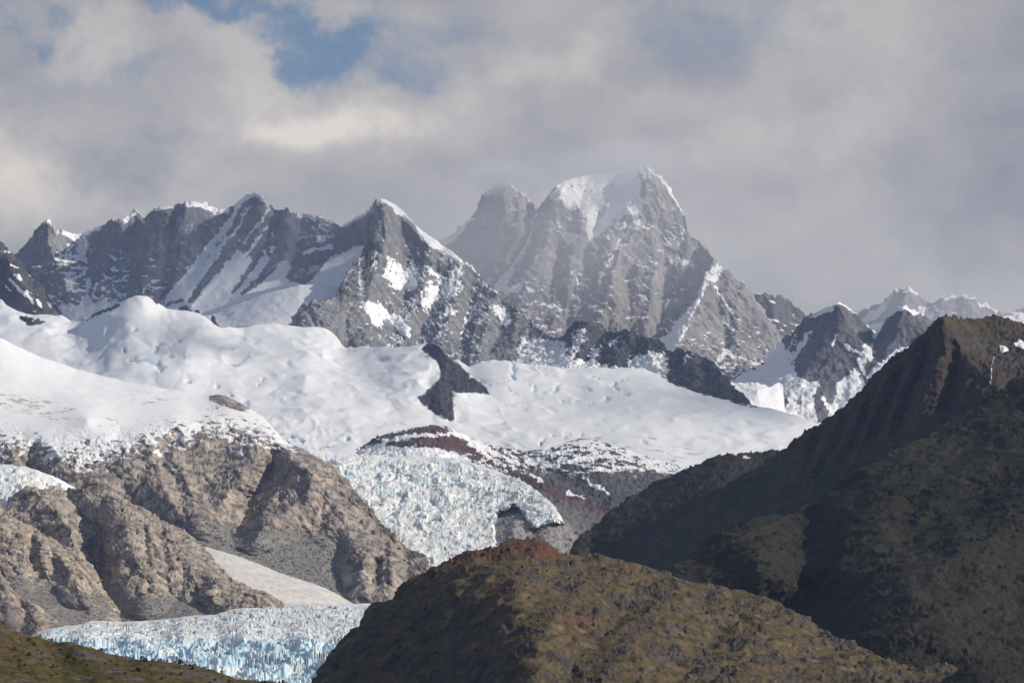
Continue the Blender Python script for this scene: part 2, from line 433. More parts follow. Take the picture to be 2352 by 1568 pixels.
def rock_cols(s, a, b, c, off=0., sc=60, al=(1, 1, 3)):
    t = smooth(-.25, .3, s.n_(sc, 4, off, al)); k = mixc(const(s, a), const(s, b), t)
    return mixc(k, const(s, c), smooth(.1, .5, s.n_(sc * .45, 4, off + 9, al)))

# --- misty peaks beyond the right mountain
f = Form('misty_far_range', [
    [(1880, 800, 16500), (1935, 765, 16300), (1969, 723, 16200), (2027, 690, 16000), (2052, 669, 16000), (2077, 663, 16000), (2099, 669, 16000), (2117, 683, 16000), (2146, 692, 16000), (2164, 680, 16000), (2180, 684, 16000), (2196, 681, 16000), (2225, 679, 16000), (2243, 690, 16000), (2272, 708, 16000), (2308, 723, 16000), (2351, 706, 16100), (2500, 690, 16200)],
    [(1880, 900, 15000), (2500, 900, 15000)]], 1880, 2500, 2.6, jag=5, back=1200)
f.relief([([(2090, 668), (2060, 740), (2010, 780)], 40, 30), ([(2164, 680), (2150, 760)], 34, 26), ([(2225, 680), (2250, 780)], 34, 26), ([(2125, 690), (2120, 780)], 18, -14)])
f.finish(crag(9, 5, 1.6, 2.4))
sn = snow_by_slope(f, .74, .9) * .8; sn = cap(f, [(2040, 2105, 5), (2130, 2290, 5)], sn)
sn = paint(f, [('p', [(1950, 745), (1990, 725), (2040, 690), (2060, 668), (2040, 700), (2010, 730), (1985, 748)], 4, 1), ('p', [(1985, 750), (2040, 735), (2060, 745), (2030, 770), (1990, 765)], 4, 1), ('p', [(2110, 700), (2150, 725), (2130, 745), (2110, 730)], 4, .9), ('p', [(2280, 735), (2400, 715), (2500, 800), (2280, 800)], 5, 1)], sn)
f.build(M_FAR, {'col': PLATE['tone'].reshape(f.X.shape)[..., None] * rock_cols(f, (.24, .245, .26), (.19, .195, .21), (.28, .275, .27), 1), 'snow': sn}, 'hazy snow-streaked mountain range, farthest of all, behind the right peaks', 'mountain')

# --- grey peak behind the right shoulder
f = Form('grey_back_peak', [
    [(1690, 700, 14300), (1715, 675, 14200), (1732, 672, 14200), (1745, 671, 14200), (1757, 669, 14200), (1775, 673, 14200), (1793, 676, 14200), (1805, 686, 14200), (1815, 694, 14200), (1835, 712, 14200), (1851, 723, 14200), (1870, 736, 14200), (1910, 770, 14200)],
    [(1690, 860, 13400), (1910, 860, 13400)]], 1690, 1910, 2.4, jag=5, back=700)
f.relief([([(1760, 669), (1790, 760)], 40, 26), ([(1830, 705), (1860, 780)], 24, 16), ([(1740, 690), (1735, 800)], 20, 12)]).finish(crag(8, 5, 1.8, 2.6, off=4))
sn = snow_by_slope(f, .7, .9)
f.build(M_FAR, {'col': rock_cols(f, (.13, .13, .135), (.10, .10, .11), (.17, .16, .155), 2), 'snow': sn}, 'plain grey rock peak just right of the great massif', 'mountain')

# --- the great massif with its two summits
mass = Form('cloud_capped_massif', [
    [(930, 640, 13800), (980, 580, 13700), (1012, 553, 13600), (1040, 535, 13600), (1065, 515, 13600), (1087, 497, 13500), (1098, 478, 13500), (1106, 460, 13500), (1113, 446, 13500), (1125, 434, 13500), (1138, 426, 13500), (1155, 418, 13500), (1170, 417, 13500), (1192, 429, 13500), (1205, 443, 13500), (1217, 457, 13500), (1231, 483, 13500), (1240, 470, 13500), (1250, 455, 13500), (1262, 437, 13500), (1278, 424, 13500), (1293, 415, 13600), (1320, 409, 13600), (1343, 404, 13600), (1386, 401, 13600), (1420, 401, 13600), (1445, 397, 13500), (1469, 388, 13500), (1485, 390, 13500), (1500, 397, 13500), (1519, 409, 13500), (1530, 423, 13500), (1540, 438, 13500), (1550, 452, 13500), (1558, 470, 13500), (1564, 492, 13500), (1575, 505, 13500), (1577, 526, 13500), (1590, 540, 13400), (1605, 552, 13400), (1631, 584, 13300), (1649, 602, 13200), (1665, 618, 13200), (1678, 629, 13200), (1695, 644, 13200), (1710, 649, 13200), (1722, 660, 13200), (1730, 674, 13200), (1739, 692, 13200), (1757, 721, 13200), (1779, 747, 13200), (1795, 768, 13200), (1830, 800, 13200)],
    [(930, 800, 13000), (1100, 800, 12900), (1300, 830, 12600), (1500, 850, 12600), (1700, 870, 12400), (1830, 900, 12400)]], 930, 1830, 2.1, jag=4.5, jagf=16, prof=.92, back=900)
mass.relief([
    ([(1231, 481), (1222, 545), (1190, 600), (1150, 650), (1120, 690)], (34, 26), (-60, -24), 1.0),
    ([(1165, 418), (1150, 520), (1100, 640)], (60, 50), (42, 20), .8),
    ([(1105, 460), (1085, 530), (1050, 600)], 26, 18), ([(1205, 445), (1195, 520), (1160, 600)], 22, 16),
    ([(1300, 420), (1262, 500), (1240, 560), (1205, 640), (1190, 700), (1230, 770)], (46, 70), (30, 44), .9),
    ([(1340, 500), (1330, 600), (1290, 720)], 40, 20), ([(1480, 395), (1470, 470), (1430, 560), (1400, 640), (1385, 740)], (50, 80), (8, 54), .8),
    ([(1445, 520), (1415, 570), (1392, 640), (1372, 700)], (16, 12), (-24, -12)),
    ([(1380, 500), (1345, 590), (1340, 680), (1330, 740)], (30, 34), (-26, -30)),
    ([(1500, 400), (1530, 520), (1500, 640), (1480, 760)], (36, 60), (10, 34), .8),
    ([(1520, 530), (1530, 640), (1520, 740)], 26, -22), ([(1575, 510), (1580, 600), (1560, 700)], (28, 36), (24, 20)),
    ([(1640, 590), (1612, 660), (1580, 740), (1550, 810)], (60, 80), (74, 90), .95, .25),
    ([(1640, 590), (1690, 680), (1720, 780)], 44, 26), ([(1710, 652), (1740, 730), (1770, 800)], 30, 30),
    ([(1600, 560), (1590, 640), (1555, 720), (1510, 780)], (24, 34), (-30, -42)),
    ([(1655, 640), (1650, 720), (1670, 800)], 18, -16), ([(1690, 700), (1700, 800)], 20, 16),
    ([(1290, 560), (1275, 640), (1300, 740)], 24, -18), ([(1440, 640), (1450, 760)], 24, -20), ([(1400, 600), (1420, 760)], 20, 16)])
mass.finish(crag(9, 6.5, 1.6, 2.6, flute=.42, off=2.0), calm=[[(1290, 395), (1470, 385), (1474, 440), (1400, 500), (1350, 530), (1330, 470), (1290, 450)]])
T_mass = PLATE['tone'].reshape(mass.X.shape)
sn = snow_by_slope(mass, .66, .82, .1, 26) * .8
up = smooth(620, 480, mass.Yp)
sn = np.maximum(sn, smooth(.5, .72, mass.N[..., 2] + .25 * mass.n_(20, 4, 8.0)) * up * .9)
sn = cap(mass, [(1120, 1215, 8), (1275, 1500, 10), (1500, 1560, 7)], sn)
sn = paint(mass, [
    ('p', [(1270, 425), (1300, 414), (1345, 404), (1400, 401), (1462, 392), (1474, 420), (1472, 455), (1482, 470), (1470, 490), (1440, 495), (1410, 500), (1396, 520), (1372, 545), (1350, 545), (1345, 500), (1330, 480), (1300, 480), (1283, 462), (1262, 455)], 9, .84),
    ('l', [(1452, 520), (1430, 545), (1412, 580), (1398, 610)], (4, 4), 1), ('l', [(1350, 540), (1370, 570)], (9, 5), .9),
    ('l', [(1228, 500), (1215, 550), (1188, 598)], (4, 5), .95), ('p', [(1195, 590), (1175, 625), (1165, 668), (1140, 690), (1128, 665), (1150, 635)], 4, 1), ('p', [(1204, 640), (1195, 662), (1162, 683), (1172, 662)], 3, 1),
    ('p', [(1300, 528), (1330, 540), (1325, 565), (1300, 560), (1290, 545)], 6, .9), ('p', [(1318, 640), (1345, 650), (1360, 668), (1330, 660)], 5, .8),
    ('p', [(1000, 560), (1040, 530), (1080, 495), (1090, 503), (1062, 530), (1035, 560)], 4, 1),
    ('p', [(1640, 590), (1660, 610), (1665, 628), (1640, 650), (1625, 640), (1612, 665), (1605, 680), (1618, 640)], 5, 1),
    ('l', [(1625, 640), (1603, 690), (1580, 740), (1560, 790)], (7, 4), 1),
    ('p', [(1500, 775), (1530, 770), (1555, 740), (1590, 700), (1580, 745), (1560, 780), (1548, 815), (1530, 800)], 4, 1),
    ('l', [(1640, 660), (1665, 690), (1680, 720)], (5, 3), .9), ('l', [(1660, 735), (1690, 760)], (5, 4), .85), ('l', [(1680, 800), (1640, 840)], (9, 6), .9),
    ('p', [(1525, 540), (1565, 555), (1560, 575), (1530, 570)], 6, .85), ('p', [(1535, 590), (1600, 600), (1590, 615), (1540, 612)], 6, .75),
    ('p', [(1405, 510), (1480, 505), (1475, 520), (1410, 530)], 5, .7)], sn, 8, 18)
sn = streaks(mass, sn, .5)
col = rock_cols(mass, (.30, .29, .29), (.22, .22, .235), (.38, .355, .33), 3, 60, (1, 1, 4))
col = mixc(col, const(mass, (.27, .245, .22)), paint(mass, [('p', [(1390, 660), (1470, 640), (1500, 740), (1480, 800), (1400, 790), (1380, 720)], 22, .6), ('p', [(1240, 730), (1320, 720), (1330, 780), (1250, 780)], 18, .5)], None, 12))
mass.build(M_FAR, {'col': col * T_mass[..., None], 'snow': sn}, 'great grey granite massif with two blunt summits wrapped in thin cloud', 'mountain')

# --- the long wall on the left
wall = Form('left_rock_wall', [
    [(-160, 640, 13200), (-60, 610, 13000), (10, 592, 12900), (40, 583, 12800), (62, 556, 12800), (80, 530, 12800), (95, 510, 12700), (104, 505, 12700), (115, 505, 12700), (122, 518, 12700), (135, 526, 12800), (158, 534, 12900), (180, 540, 12900), (223, 522, 12900), (243, 515, 12700), (249, 506, 12600), (256, 503, 12600), (263, 509, 12600), (285, 500, 12600), (299, 492, 12600), (306, 481, 12600), (314, 481, 12600), (320, 490, 12600), (328, 504, 12600), (340, 491, 12500), (355, 480, 12400), (396, 473, 12400), (410, 467, 12400), (439, 461, 12400), (468, 466, 12500), (486, 477, 12600), (522, 479, 12600), (536, 470, 12500), (551, 461, 12400), (570, 448, 12400), (583, 442, 12300), (598, 449, 12300), (612, 459, 12400), (625, 470, 12400), (634, 479, 12400), (642, 481, 12400), (655, 479, 12400), (661, 475, 12400), (665, 488, 12400), (684, 491, 12400), (702, 489, 12400), (720, 497, 12400), (735, 494, 12400), (745, 493, 12400), (752, 502, 12400), (760, 508, 12400), (779, 519, 12300), (789, 517, 12200), (806, 507, 12100), (825, 499, 12000), (840, 488, 11950), (857, 472, 11900), (875, 462, 11900), (920, 540, 12000)],
    [(-160, 780, 11900), (150, 760, 11900), (370, 745, 11800), (600, 745, 11500), (800, 720, 11350), (920, 700, 11300)]], -160, 920, 2.2, jag=4, jagf=13, calm=[(140, 235), (355, 400), (480, 560)], prof=.95, back=900)
wall.relief([
    ([(110, 506), (120, 590), (160, 680)], (50, 60), (55, 45), .9), ([(110, 506), (80, 560), (60, 640)], 34, 20), ([(190, 540), (205, 600), (195, 690)], (26, 22), (-36, -30)),
    ([(258, 506), (240, 580), (230, 690)], (36, 42), (36, 30), .8), ([(325, 500), (310, 570), (290, 680)], (22, 28), (-30, -34)),
    ([(362, 482), (345, 560), (315, 690)], (40, 60), (52, 60), .75), ([(425, 470), (420, 560), (400, 660)], (40, 46), (30, 26)), ([(395, 490), (385, 580), (370, 690)], 16, -16),
    ([(585, 444), (530, 540), (450, 650), (385, 700)], (30, 34), (50, 22), .9, .2), ([(545, 470), (490, 560), (430, 640), (370, 700)], (26, 26), (-34, -20)),
    ([(610, 460), (590, 540), (520, 620), (440, 700)], (30, 30), (34, 24), .9), ([(640, 490), (600, 580), (540, 660)], (22, 22), (-26, -18)),
    ([(660, 480), (660, 570), (600, 640), (545, 700)], (30, 26), (34, 22)), ([(735, 500), (720, 580), (670, 640)], (34, 28), (30, 22)), ([(700, 500), (670, 590)], 18, -18),
    ([(850, 480), (800, 530), (750, 580), (700, 620)], (50, 36), (60, 20), .9)])
wall.finish(crag(7, 6.5, 1.5, 2.2, flute=.36, off=6.0), calm=[[(365, 705), (430, 645), (500, 600), (600, 600), (690, 640), (760, 590), (838, 560), (860, 600), (800, 740), (365, 760)]])
T_wall = PLATE['tone'].reshape(wall.X.shape)
sn = snow_by_slope(wall, .68, .84, .1, 24) * .8
sn = cap(wall, [(100, 130, 9), (145, 232, 11), (285, 330, 15), (355, 400, 6), (425, 525, 13), (540, 620, 12), (684, 760, 10), (786, 860, 7)], sn)
sn = paint(wall, [
    ('p', [(365, 705), (420, 640), (480, 590), (520, 540), (560, 590), (600, 586), (660, 600), (690, 640), (760, 590), (838, 560), (850, 575), (790, 650), (770, 700), (650, 760), (365, 760)], 6, 1),
    ('l', [(552, 470), (520, 520), (480, 570), (430, 640), (385, 690)], (8, 11), 1), ('l', [(575, 470), (545, 525), (505, 575), (465, 615)], (4, 4), 1), ('l', [(612, 520), (585, 560), (560, 590)], (4, 5), .9), ('l', [(620, 480), (590, 520), (560, 555)], (3, 3), .9),
    ('l', [(535, 560), (500, 610), (470, 645), (440, 690)], (16, 7), 0), ('l', [(600, 560), (585, 600), (560, 640), (535, 670)], (9, 4), 0), ('l', [(650, 570), (620, 615), (590, 650), (555, 675)], (16, 4), 0),
    ('p', [(640, 560), (740, 555), (830, 525), (820, 550), (760, 585), (720, 640), (700, 655), (655, 640), (680, 600)], 6, .05),
    ('l', [(700, 583), (760, 565)], (6, 5), .95), ('l', [(420, 690), (380, 700)], (5, 3), .1),
    ('p', [(130, 700), (260, 690), (270, 730), (130, 740)], 8, 1), ('l', [(185, 570), (195, 600)], (10, 5), .9), ('l', [(205, 640), (195, 690)], (5, 8), .9), ('l', [(225, 650), (205, 690)], (3, 4), .9),
    ('l', [(158, 560), (150, 600)], (4, 3), .8), ('l', [(268, 560), (280, 590)], (4, 3), .5), ('p', [(400, 520), (450, 500), (470, 530), (430, 560), (410, 545)], 14, .45), ('p', [(150, 540), (200, 545), (215, 580), (180, 570)], 8, .7)], sn, 8, 18)
sn = streaks(wall, sn, .45)
col = rock_cols(wall, (.25, .255, .275), (.19, .195, .215), (.32, .31, .30), 5, 55, (1, 1, 4))
col = mixc(col, const(wall, (.25, .225, .20)), paint(wall, [('p', [(345, 490), (395, 485), (380, 560), (350, 600), (335, 560)], 14, .55), ('p', [(60, 560), (110, 530), (180, 600), (190, 690), (120, 660)], 20, .4), ('p', [(300, 600), (360, 560), (400, 640), (340, 690), (290, 680)], 18, .3)], None, 10))
wall.build(M_FAR, {'col': col * T_wall[..., None], 'snow': sn}, 'long fluted grey rock wall with small snow-capped towers on the left', 'mountain')

# --- snow shelf between the wall and the pyramid
shelf = Form('upper_snow_shelf', [
    [(440, 735, 11500), (504, 718, 11450), (560, 694, 11400), (612, 675, 11350), (684, 655, 11300), (756, 653, 11250), (781, 662, 11200), (820, 690, 11200), (860, 740, 11200)],
    [(440, 770, 11000), (600, 790, 10500), (860, 830, 10400)]], 440, 860, 2.6, prof=.7, back=400, drop=.3)
shelf.finish(None, lambda q, n: 3.0 * fbm(q / A3(40, 60, 40), 4) + 1.5 * ridged(q / A3(26, 30, 26) + 4, 3))
cr = smooth(.72, .85, ridged(shelf.q2 / A3(22, 40, 22), 3)).reshape(shelf.X.shape)
shelf.build(M_ICE, {'col': const(shelf, (.62, .70, .78)), 'snow': 1 - .35 * cr * smooth(690, 720, shelf.Yp)}, 'smooth snow shelf under the rock wall, left of the pyramid peak', 'snowfield')

# --- pair of peaks right of the massif, with their snow bowl
f = Form('twin_right_peaks', [
    [(1660, 870, 12600), (1740, 845, 12500), (1775, 800, 12500), (1800, 775, 12500), (1825, 762, 12400), (1848, 728, 12300), (1870, 717, 12200), (1890, 708, 12100), (1905, 705, 12100), (1914, 700, 12000), (1924, 691, 12000), (1938, 699, 12000), (1955, 711, 12000), (1973, 730, 12000), (1984, 745, 12100), (2016, 759, 12100), (2034, 737, 12100), (2048, 721, 12000), (2059, 709, 12000), (2070, 706, 12000), (2077, 700, 12000), (2086, 707, 12000), (2095, 712, 12000), (2128, 730, 12000), (2142, 742, 12000), (2200, 790, 12000), (2300, 850, 12000)],
    [(1660, 960, 11200), (1800, 900, 11300), (1900, 900, 11400), (2100, 900, 11200), (2300, 920, 11200)],
    [(1660, 1020, 10500), (1900, 1010, 10700), (2300, 1020, 10600)]], 1660, 2300, 2.3, jag=3.5, jagf=15, prof=.95, back=700)
f.relief([
    ([(1924, 692), (1900, 760), (1860, 830), (1840, 880)], (30, 56), (40, 62), .9, .2), ([(1924, 692), (1960, 780), (2000, 830)], (40, 30), (26, 16)),
    ([(1925, 850), (1890, 900), (1880, 970)], (40, 34), (40, 36), .9), ([(1848, 728), (1820, 790), (1805, 820)], 22, 26), ([(1880, 740), (1850, 800), (1830, 850)], (18, 22), (-24, -26)),
    ([(2077, 702), (2050, 780), (2000, 860)], (40, 44), (50, 36), .9), ([(2016, 760), (2010, 820), (1985, 880)], (26, 24), (-36, -20)), ([(2110, 730), (2120, 820)], 30, 20), ([(1960, 850), (1950, 940)], 20, 16)])
f.finish(crag(7, 5, 1.5, 2.4, flute=.4, off=9.0))
low = paint(f, [('p', [(1640, 870), (1740, 850), (1790, 770), (1830, 770), (1806, 806), (1822, 850), (1830, 905), (1862, 850), (1900, 870), (2000, 850), (2050, 880), (2300, 850), (2320, 1040), (1640, 1040)], 9, 1)], None, 10)
sn = np.maximum(snow_by_slope(f, .62, .8, .1, 24), low)
sn = cap(f, [(1866, 1912, 13), (1916, 1958, 4), (2052, 2105, 9)], sn)
sn = paint(f, [('p', [(1874, 752), (1862, 790), (1835, 840), (1815, 860), (1822, 820), (1848, 770)], 4, 1), ('p', [(1766, 728), (1830, 752), (1800, 770), (1785, 765)], 3, 1), ('p', [(1985, 735), (2015, 752), (2030, 745), (2012, 764), (1990, 750)], 3, 1),
               ('p', [(1822, 830), (1850, 790), (1890, 730), (1975, 740), (2010, 780), (1985, 800), (1950, 860), (1915, 885), (1870, 880), (1830, 862)], 7, .08),
               ('p', [(1868, 905), (1885, 880), (1912, 868), (1925, 900), (1905, 940), (1900, 968), (1880, 970), (1870, 935)], 5, .1), ('l', [(1890, 915), (1905, 935)], (6, 5), 1), ('l', [(1806, 924), (1795, 945)], (8, 3), .05),
               ('p', [(1790, 760), (1806, 745), (1830, 745), (1815, 790), (1803, 806)], 4, .15), ('l', [(1950, 820), (1975, 850), (1990, 880)], (7, 3), 0.1),
               ('p', [(2028, 745), (2060, 715), (2140, 742), (2120, 790), (2060, 800), (2000, 850), (1985, 880), (1990, 820)], 7, .12), ('p', [(1975, 760), (2000, 765), (1985, 800), (1960, 800)], 5, .1),
               ('l', [(1945, 795), (1975, 812)], (6, 4), .9), ('l', [(1990, 795), (2000, 822)], (9, 6), .95), ('l', [(1912, 795), (1922, 770)], (3, 3), .8)], sn, 8, 18)
icy = paint(f, [('p', [(1740, 870), (1800, 850), (1800, 900), (1780, 930), (1700, 925), (1680, 880)], 16, 1)], None, 8)
f.build(M_FAR, {'col': PLATE['tone'].reshape(f.X.shape)[..., None] * rock_cols(f, (.15, .15, .16), (.11, .11, .12), (.2, .185, .175), 8, 50, (1, 1, 3)), 'snow': sn}, 'pair of sharp grey peaks above a snow bowl, right of the massif', 'mountain')

# --- hanging ice cliff in the snow bowl
f = Form('bowl_icefall', [
    [(1670, 876, 10600), (1690, 879, 10600), (1720, 880, 10600), (1752, 882, 10600), (1768, 890, 10600), (1782, 882, 10700), (1790, 876, 10750), (1800, 886, 10700), (1802, 930, 10600), (1806, 950, 10600)],
    [(1670, 905, 10500), (1740, 900, 10480), (1806, 955, 10560)],
    [(1670, 960, 10420), (1806, 985, 10450)]], 1670, 1806, 1.8, prof=.6, back=260, drop=.2, jag=2)
f.finish(None, lambda q, n: 3 * fbm(q / 18, 3) + 4.0 * ridged(q / A3(12, 16, 12), 4) * smooth(-.2, .3, fbm(q / 30 + 3, 2)))
f.build(M_ICE, {'col': const(f, (.66, .76, .84)), 'snow': .9 - .5 * smooth(.1, .5, f.n_(7, 4))}, 'bright broken ice cliff low in the snow bowl on the right', 'icefall')

# --- the pyramid peak
pyr = Form('pyramid_peak', [
    [(670, 728, 10480), (686, 712, 10480), (700, 699, 10500), (722, 695, 10520), (745, 693, 10560), (768, 688, 10650), (780, 668, 10800), (790, 641, 11000), (803, 618, 11150), (815, 600, 11280), (830, 582, 11450), (840, 564, 11500), (846, 530, 11550), (852, 498, 11600), (860, 470, 11650), (866, 462, 11700), (875, 455, 11700), (884, 457, 11700), (897, 463, 11700), (911, 472, 11700), (925, 484, 11700), (940, 500, 11700), (954, 516, 11700), (970, 530, 11700), (987, 543, 11650), (1000, 551, 11600), (1012, 560, 11600), (1035, 576, 11500), (1059, 593, 11500), (1077, 610, 11450), (1090, 620, 11400), (1102, 632, 11400), (1118, 648, 11350), (1134, 664, 11300), (1150, 680, 11250), (1167, 694, 11200), (1185, 708, 11150), (1203, 724, 11050), (1220, 737, 11000), (1235, 753, 10900), (1250, 764, 10850), (1264, 774, 10800), (1280, 774, 10750), (1295, 772, 10700), (1307, 755, 10700), (1316, 747, 10700), (1325, 740, 10700), (1340, 738, 10700), (1357, 738, 10700), (1370, 746, 10700), (1379, 755, 10700), (1393, 757, 10700), (1408, 768, 10650), (1425, 763, 10600), (1437, 757, 10600), (1446, 762, 10600), (1455, 758, 10600), (1462, 768, 10600), (1473, 772, 10550), (1490, 777, 10500), (1509, 779, 10450), (1522, 790, 10400), (1530, 800, 10400), (1545, 808, 10350), (1560, 800, 10300), (1577, 805, 10250), (1595, 807, 10200), (1609, 814, 10200), (1630, 828, 10100), (1649, 843, 10000), (1662, 862, 9900), (1674, 880, 9850), (1690, 893, 9800), (1700, 900, 9750), (1707, 908, 9700), (1720, 920, 9650), (1732, 932, 9600), (1790, 990, 9300)],
    [(670, 800, 10260), (800, 840, 10380), (1000, 860, 10500), (1100, 880, 10400), (1200, 850, 10500), (1300, 850, 10300), (1420, 870, 10200), (1540, 880, 9900), (1700, 950, 9500), (1790, 1010, 9200)]], 670, 1790, 2.0, jag=4, jagf=15, calm=[(872, 1060)], prof=.9, back=420)
pyr.relief([
    ([(876, 456), (885, 520), (880, 580), (850, 650), (830, 720), (850, 790)], (34, 70), (52, 62), .85, -.1),
    ([(945, 505), (985, 560), (990, 610), (975, 660)], (26, 30), (30, 36), .9, .2), ([(925, 520), (940, 580), (930, 640), (935, 700)], (30, 36), (-40, -40)),
    ([(1059, 593), (1060, 640), (1040, 700), (1020, 770)], (28, 44), (22, 50), .85), ([(1000, 600), (1010, 660), (985, 720), (965, 770)], (22, 26), (-22, -40)),
    ([(960, 640), (950, 700), (930, 760), (925, 800)], (22, 26), (28, 30)), ([(1134, 664), (1120, 740), (1095, 820)], (34, 50), (24, 50), .85), ([(1085, 640), (1075, 720), (1060, 800)], (18, 24), (-16, -30)),
    ([(830, 640), (870, 690), (900, 740), (940, 800)], (20, 26), (-18, -26)), ([(1190, 712), (1180, 770), (1160, 810)], 30, 24), ([(1150, 690), (1145, 760), (1120, 820)], 16, -16),
    ([(740, 693), (760, 760)], 34, 26), ([(790, 700), (800, 790)], 22, -16),
    ([(1345, 738), (1330, 780), (1300, 810)], (26, 26), (30, 22)), ([(1357, 740), (1400, 800)], 24, 16), ([(1390, 760), (1360, 800), (1340, 840)], 18, -22), ([(1448, 758), (1420, 800), (1410, 835)], (30, 30), (34, 28)), ([(1480, 776), (1500, 830)], 24, 20), ([(1430, 770), (1450, 830)], 12, -10),
    ([(1575, 806), (1590, 860)], 36, 24), ([(1640, 840), (1660, 900)], 26, 18), ([(1610, 820), (1615, 880)], 14, -12), ([(1690, 895), (1700, 930)], 14, 8)])
pyr.finish(crag(7, 6.5, 1.8, 2.8, flute=.5, off=1.0), calm=[[(866, 450), (905, 455), (930, 475), (960, 505), (1000, 535), (1070, 590), (1050, 600), (1000, 575), (972, 556), (952, 538), (930, 512), (905, 486), (880, 470)]])
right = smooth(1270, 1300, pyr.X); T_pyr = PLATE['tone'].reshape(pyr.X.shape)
sn = snow_by_slope(pyr, .64, .8, .12, 22) * (.55 - .2 * right) * (1 - .6 * smooth(1080, 1160, pyr.X) * smooth(720, 760, pyr.Yp))
top = pyr.Yp[pyr.nb:pyr.nb + 1]
sn = cap(pyr, [(868, 1060, 11), (1060, 1100, 3)], sn)
sn = paint(pyr, [
    ('p', [(880, 458), (900, 464), (930, 486), (960, 518), (1000, 548), (1060, 590), (1040, 586), (1000, 566), (972, 548), (952, 530), (930, 505), (905, 480)], 3, 1),
    ('p', [(895, 595), (915, 600), (930, 625), (935, 608), (952, 600), (958, 625), (955, 660), (942, 672), (930, 660), (920, 668), (900, 660), (880, 630), (885, 615)], 6, .93),
    ('p', [(985, 650), (1005, 650), (1010, 680), (990, 705), (975, 718), (965, 690), (970, 670)], 5, .95), ('p', [(1030, 630), (1062, 608), (1060, 650), (1045, 680), (1020, 700), (1015, 660)], 6, .85), ('l', [(985, 615), (1010, 640), (1022, 665)], (5, 5), .9),
    ('p', [(828, 690), (850, 690), (880, 700), (900, 720), (930, 735), (945, 770), (940, 780), (920, 770), (890, 730), (875, 755), (850, 740)], 6, .93),
    ('l', [(1085, 705), (1072, 740), (1062, 765)], (7, 3), .95), ('l', [(995, 740), (975, 760)], (5, 3), .8), ('l', [(1020, 715), (1045, 720)], (4, 3), .85),
    ('p', [(1132, 690), (1150, 700), (1175, 735), (1165, 748), (1145, 730), (1138, 712)], 6, .85), ('l', [(858, 600), (865, 610)], (5, 4), .85), ('l', [(892, 590), (902, 600)], (6, 4), .85), ('l', [(1055, 670), (1060, 665)], (4, 4), .9),
    ('p', [(1200, 775), (1250, 775), (1300, 785), (1310, 830), (1250, 860), (1180, 850), (1190, 800)], 9, .82),
    ('p', [(1318, 755), (1355, 745), (1345, 790), (1310, 830), (1305, 790)], 7, .62), ('p', [(1355, 800), (1385, 790), (1370, 830), (1350, 840)], 5, .9), ('p', [(1395, 775), (1430, 772), (1400, 800)], 5, .7), ('p', [(1455, 812), (1500, 808), (1530, 812), (1535, 870), (1440, 870), (1440, 835)], 6, .95), ('p', [(1180, 830), (1320, 822), (1400, 840), (1440, 850), (1440, 900), (1150, 900)], 7, .95), ('p', [(1240, 780), (1275, 790), (1290, 830), (1240, 830)], 7, .9),
    ('l', [(1590, 812), (1570, 835)], (3, 3), .8), ('l', [(1567, 893), (1580, 900)], (5, 4), .9)], sn, 17, 22)
sn = streaks(pyr, sn, .55)
sn = paint(pyr, [('p', [(880, 458), (900, 464), (930, 486), (960, 518), (1000, 548), (1060, 590), (1040, 586), (1000, 566), (972, 548), (952, 530), (930, 505), (905, 480)], 3, 1)], sn, 3)
col = rock_cols(pyr, (.225, .228, .238), (.165, .17, .18), (.29, .282, .268), 11, 45, (1, 1, 2.5))
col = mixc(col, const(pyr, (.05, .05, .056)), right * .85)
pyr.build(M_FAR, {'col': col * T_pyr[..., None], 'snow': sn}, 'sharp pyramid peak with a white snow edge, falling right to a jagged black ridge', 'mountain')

# --- dark spur at the left edge
f = Form('dark_left_spur', [
    [(-180, 440, 10900), (-100, 480, 10900), (-40, 525, 10900), (0, 556, 10900), (22, 578, 10850), (38, 592, 10850), (54, 607, 10800), (79, 636, 10750), (104, 675, 10700), (122, 694, 10650), (140, 718, 10600), (160, 745, 10550)],
    [(-180, 760, 10500), (160, 775, 10450)]], -180, 160, 2.2, jag=3.5, back=400)
f.relief([([(-20, 560), (30, 640), (80, 720)], 40, 30), ([(20, 600), (60, 670), (110, 730)], 26, 20), ([(0, 600), (40, 680)], 14, -14)]).finish(crag(6, 5, 1.8, 3.0, off=14))
sn = snow_by_slope(f, .75, .9)
sn = paint(f, [('l', [(34, 630), (48, 645)], (4, 3), 1), ('l', [(24, 642), (42, 662), (60, 680)], (5, 4), 1), ('l', [(60, 675), (78, 698)], (4, 3), .95), ('l', [(84, 690), (94, 705)], (3, 4), 1), ('l', [(12, 655), (24, 668)], (3, 3), .8)], sn, 4)
f.build(M_FAR, {'col': rock_cols(f, (.09, .088, .09), (.065, .065, .07), (.12, .11, .105), 12, 45), 'snow': sn}, 'dark rock spur sloping down from the left edge behind the snowfield', 'mountain')

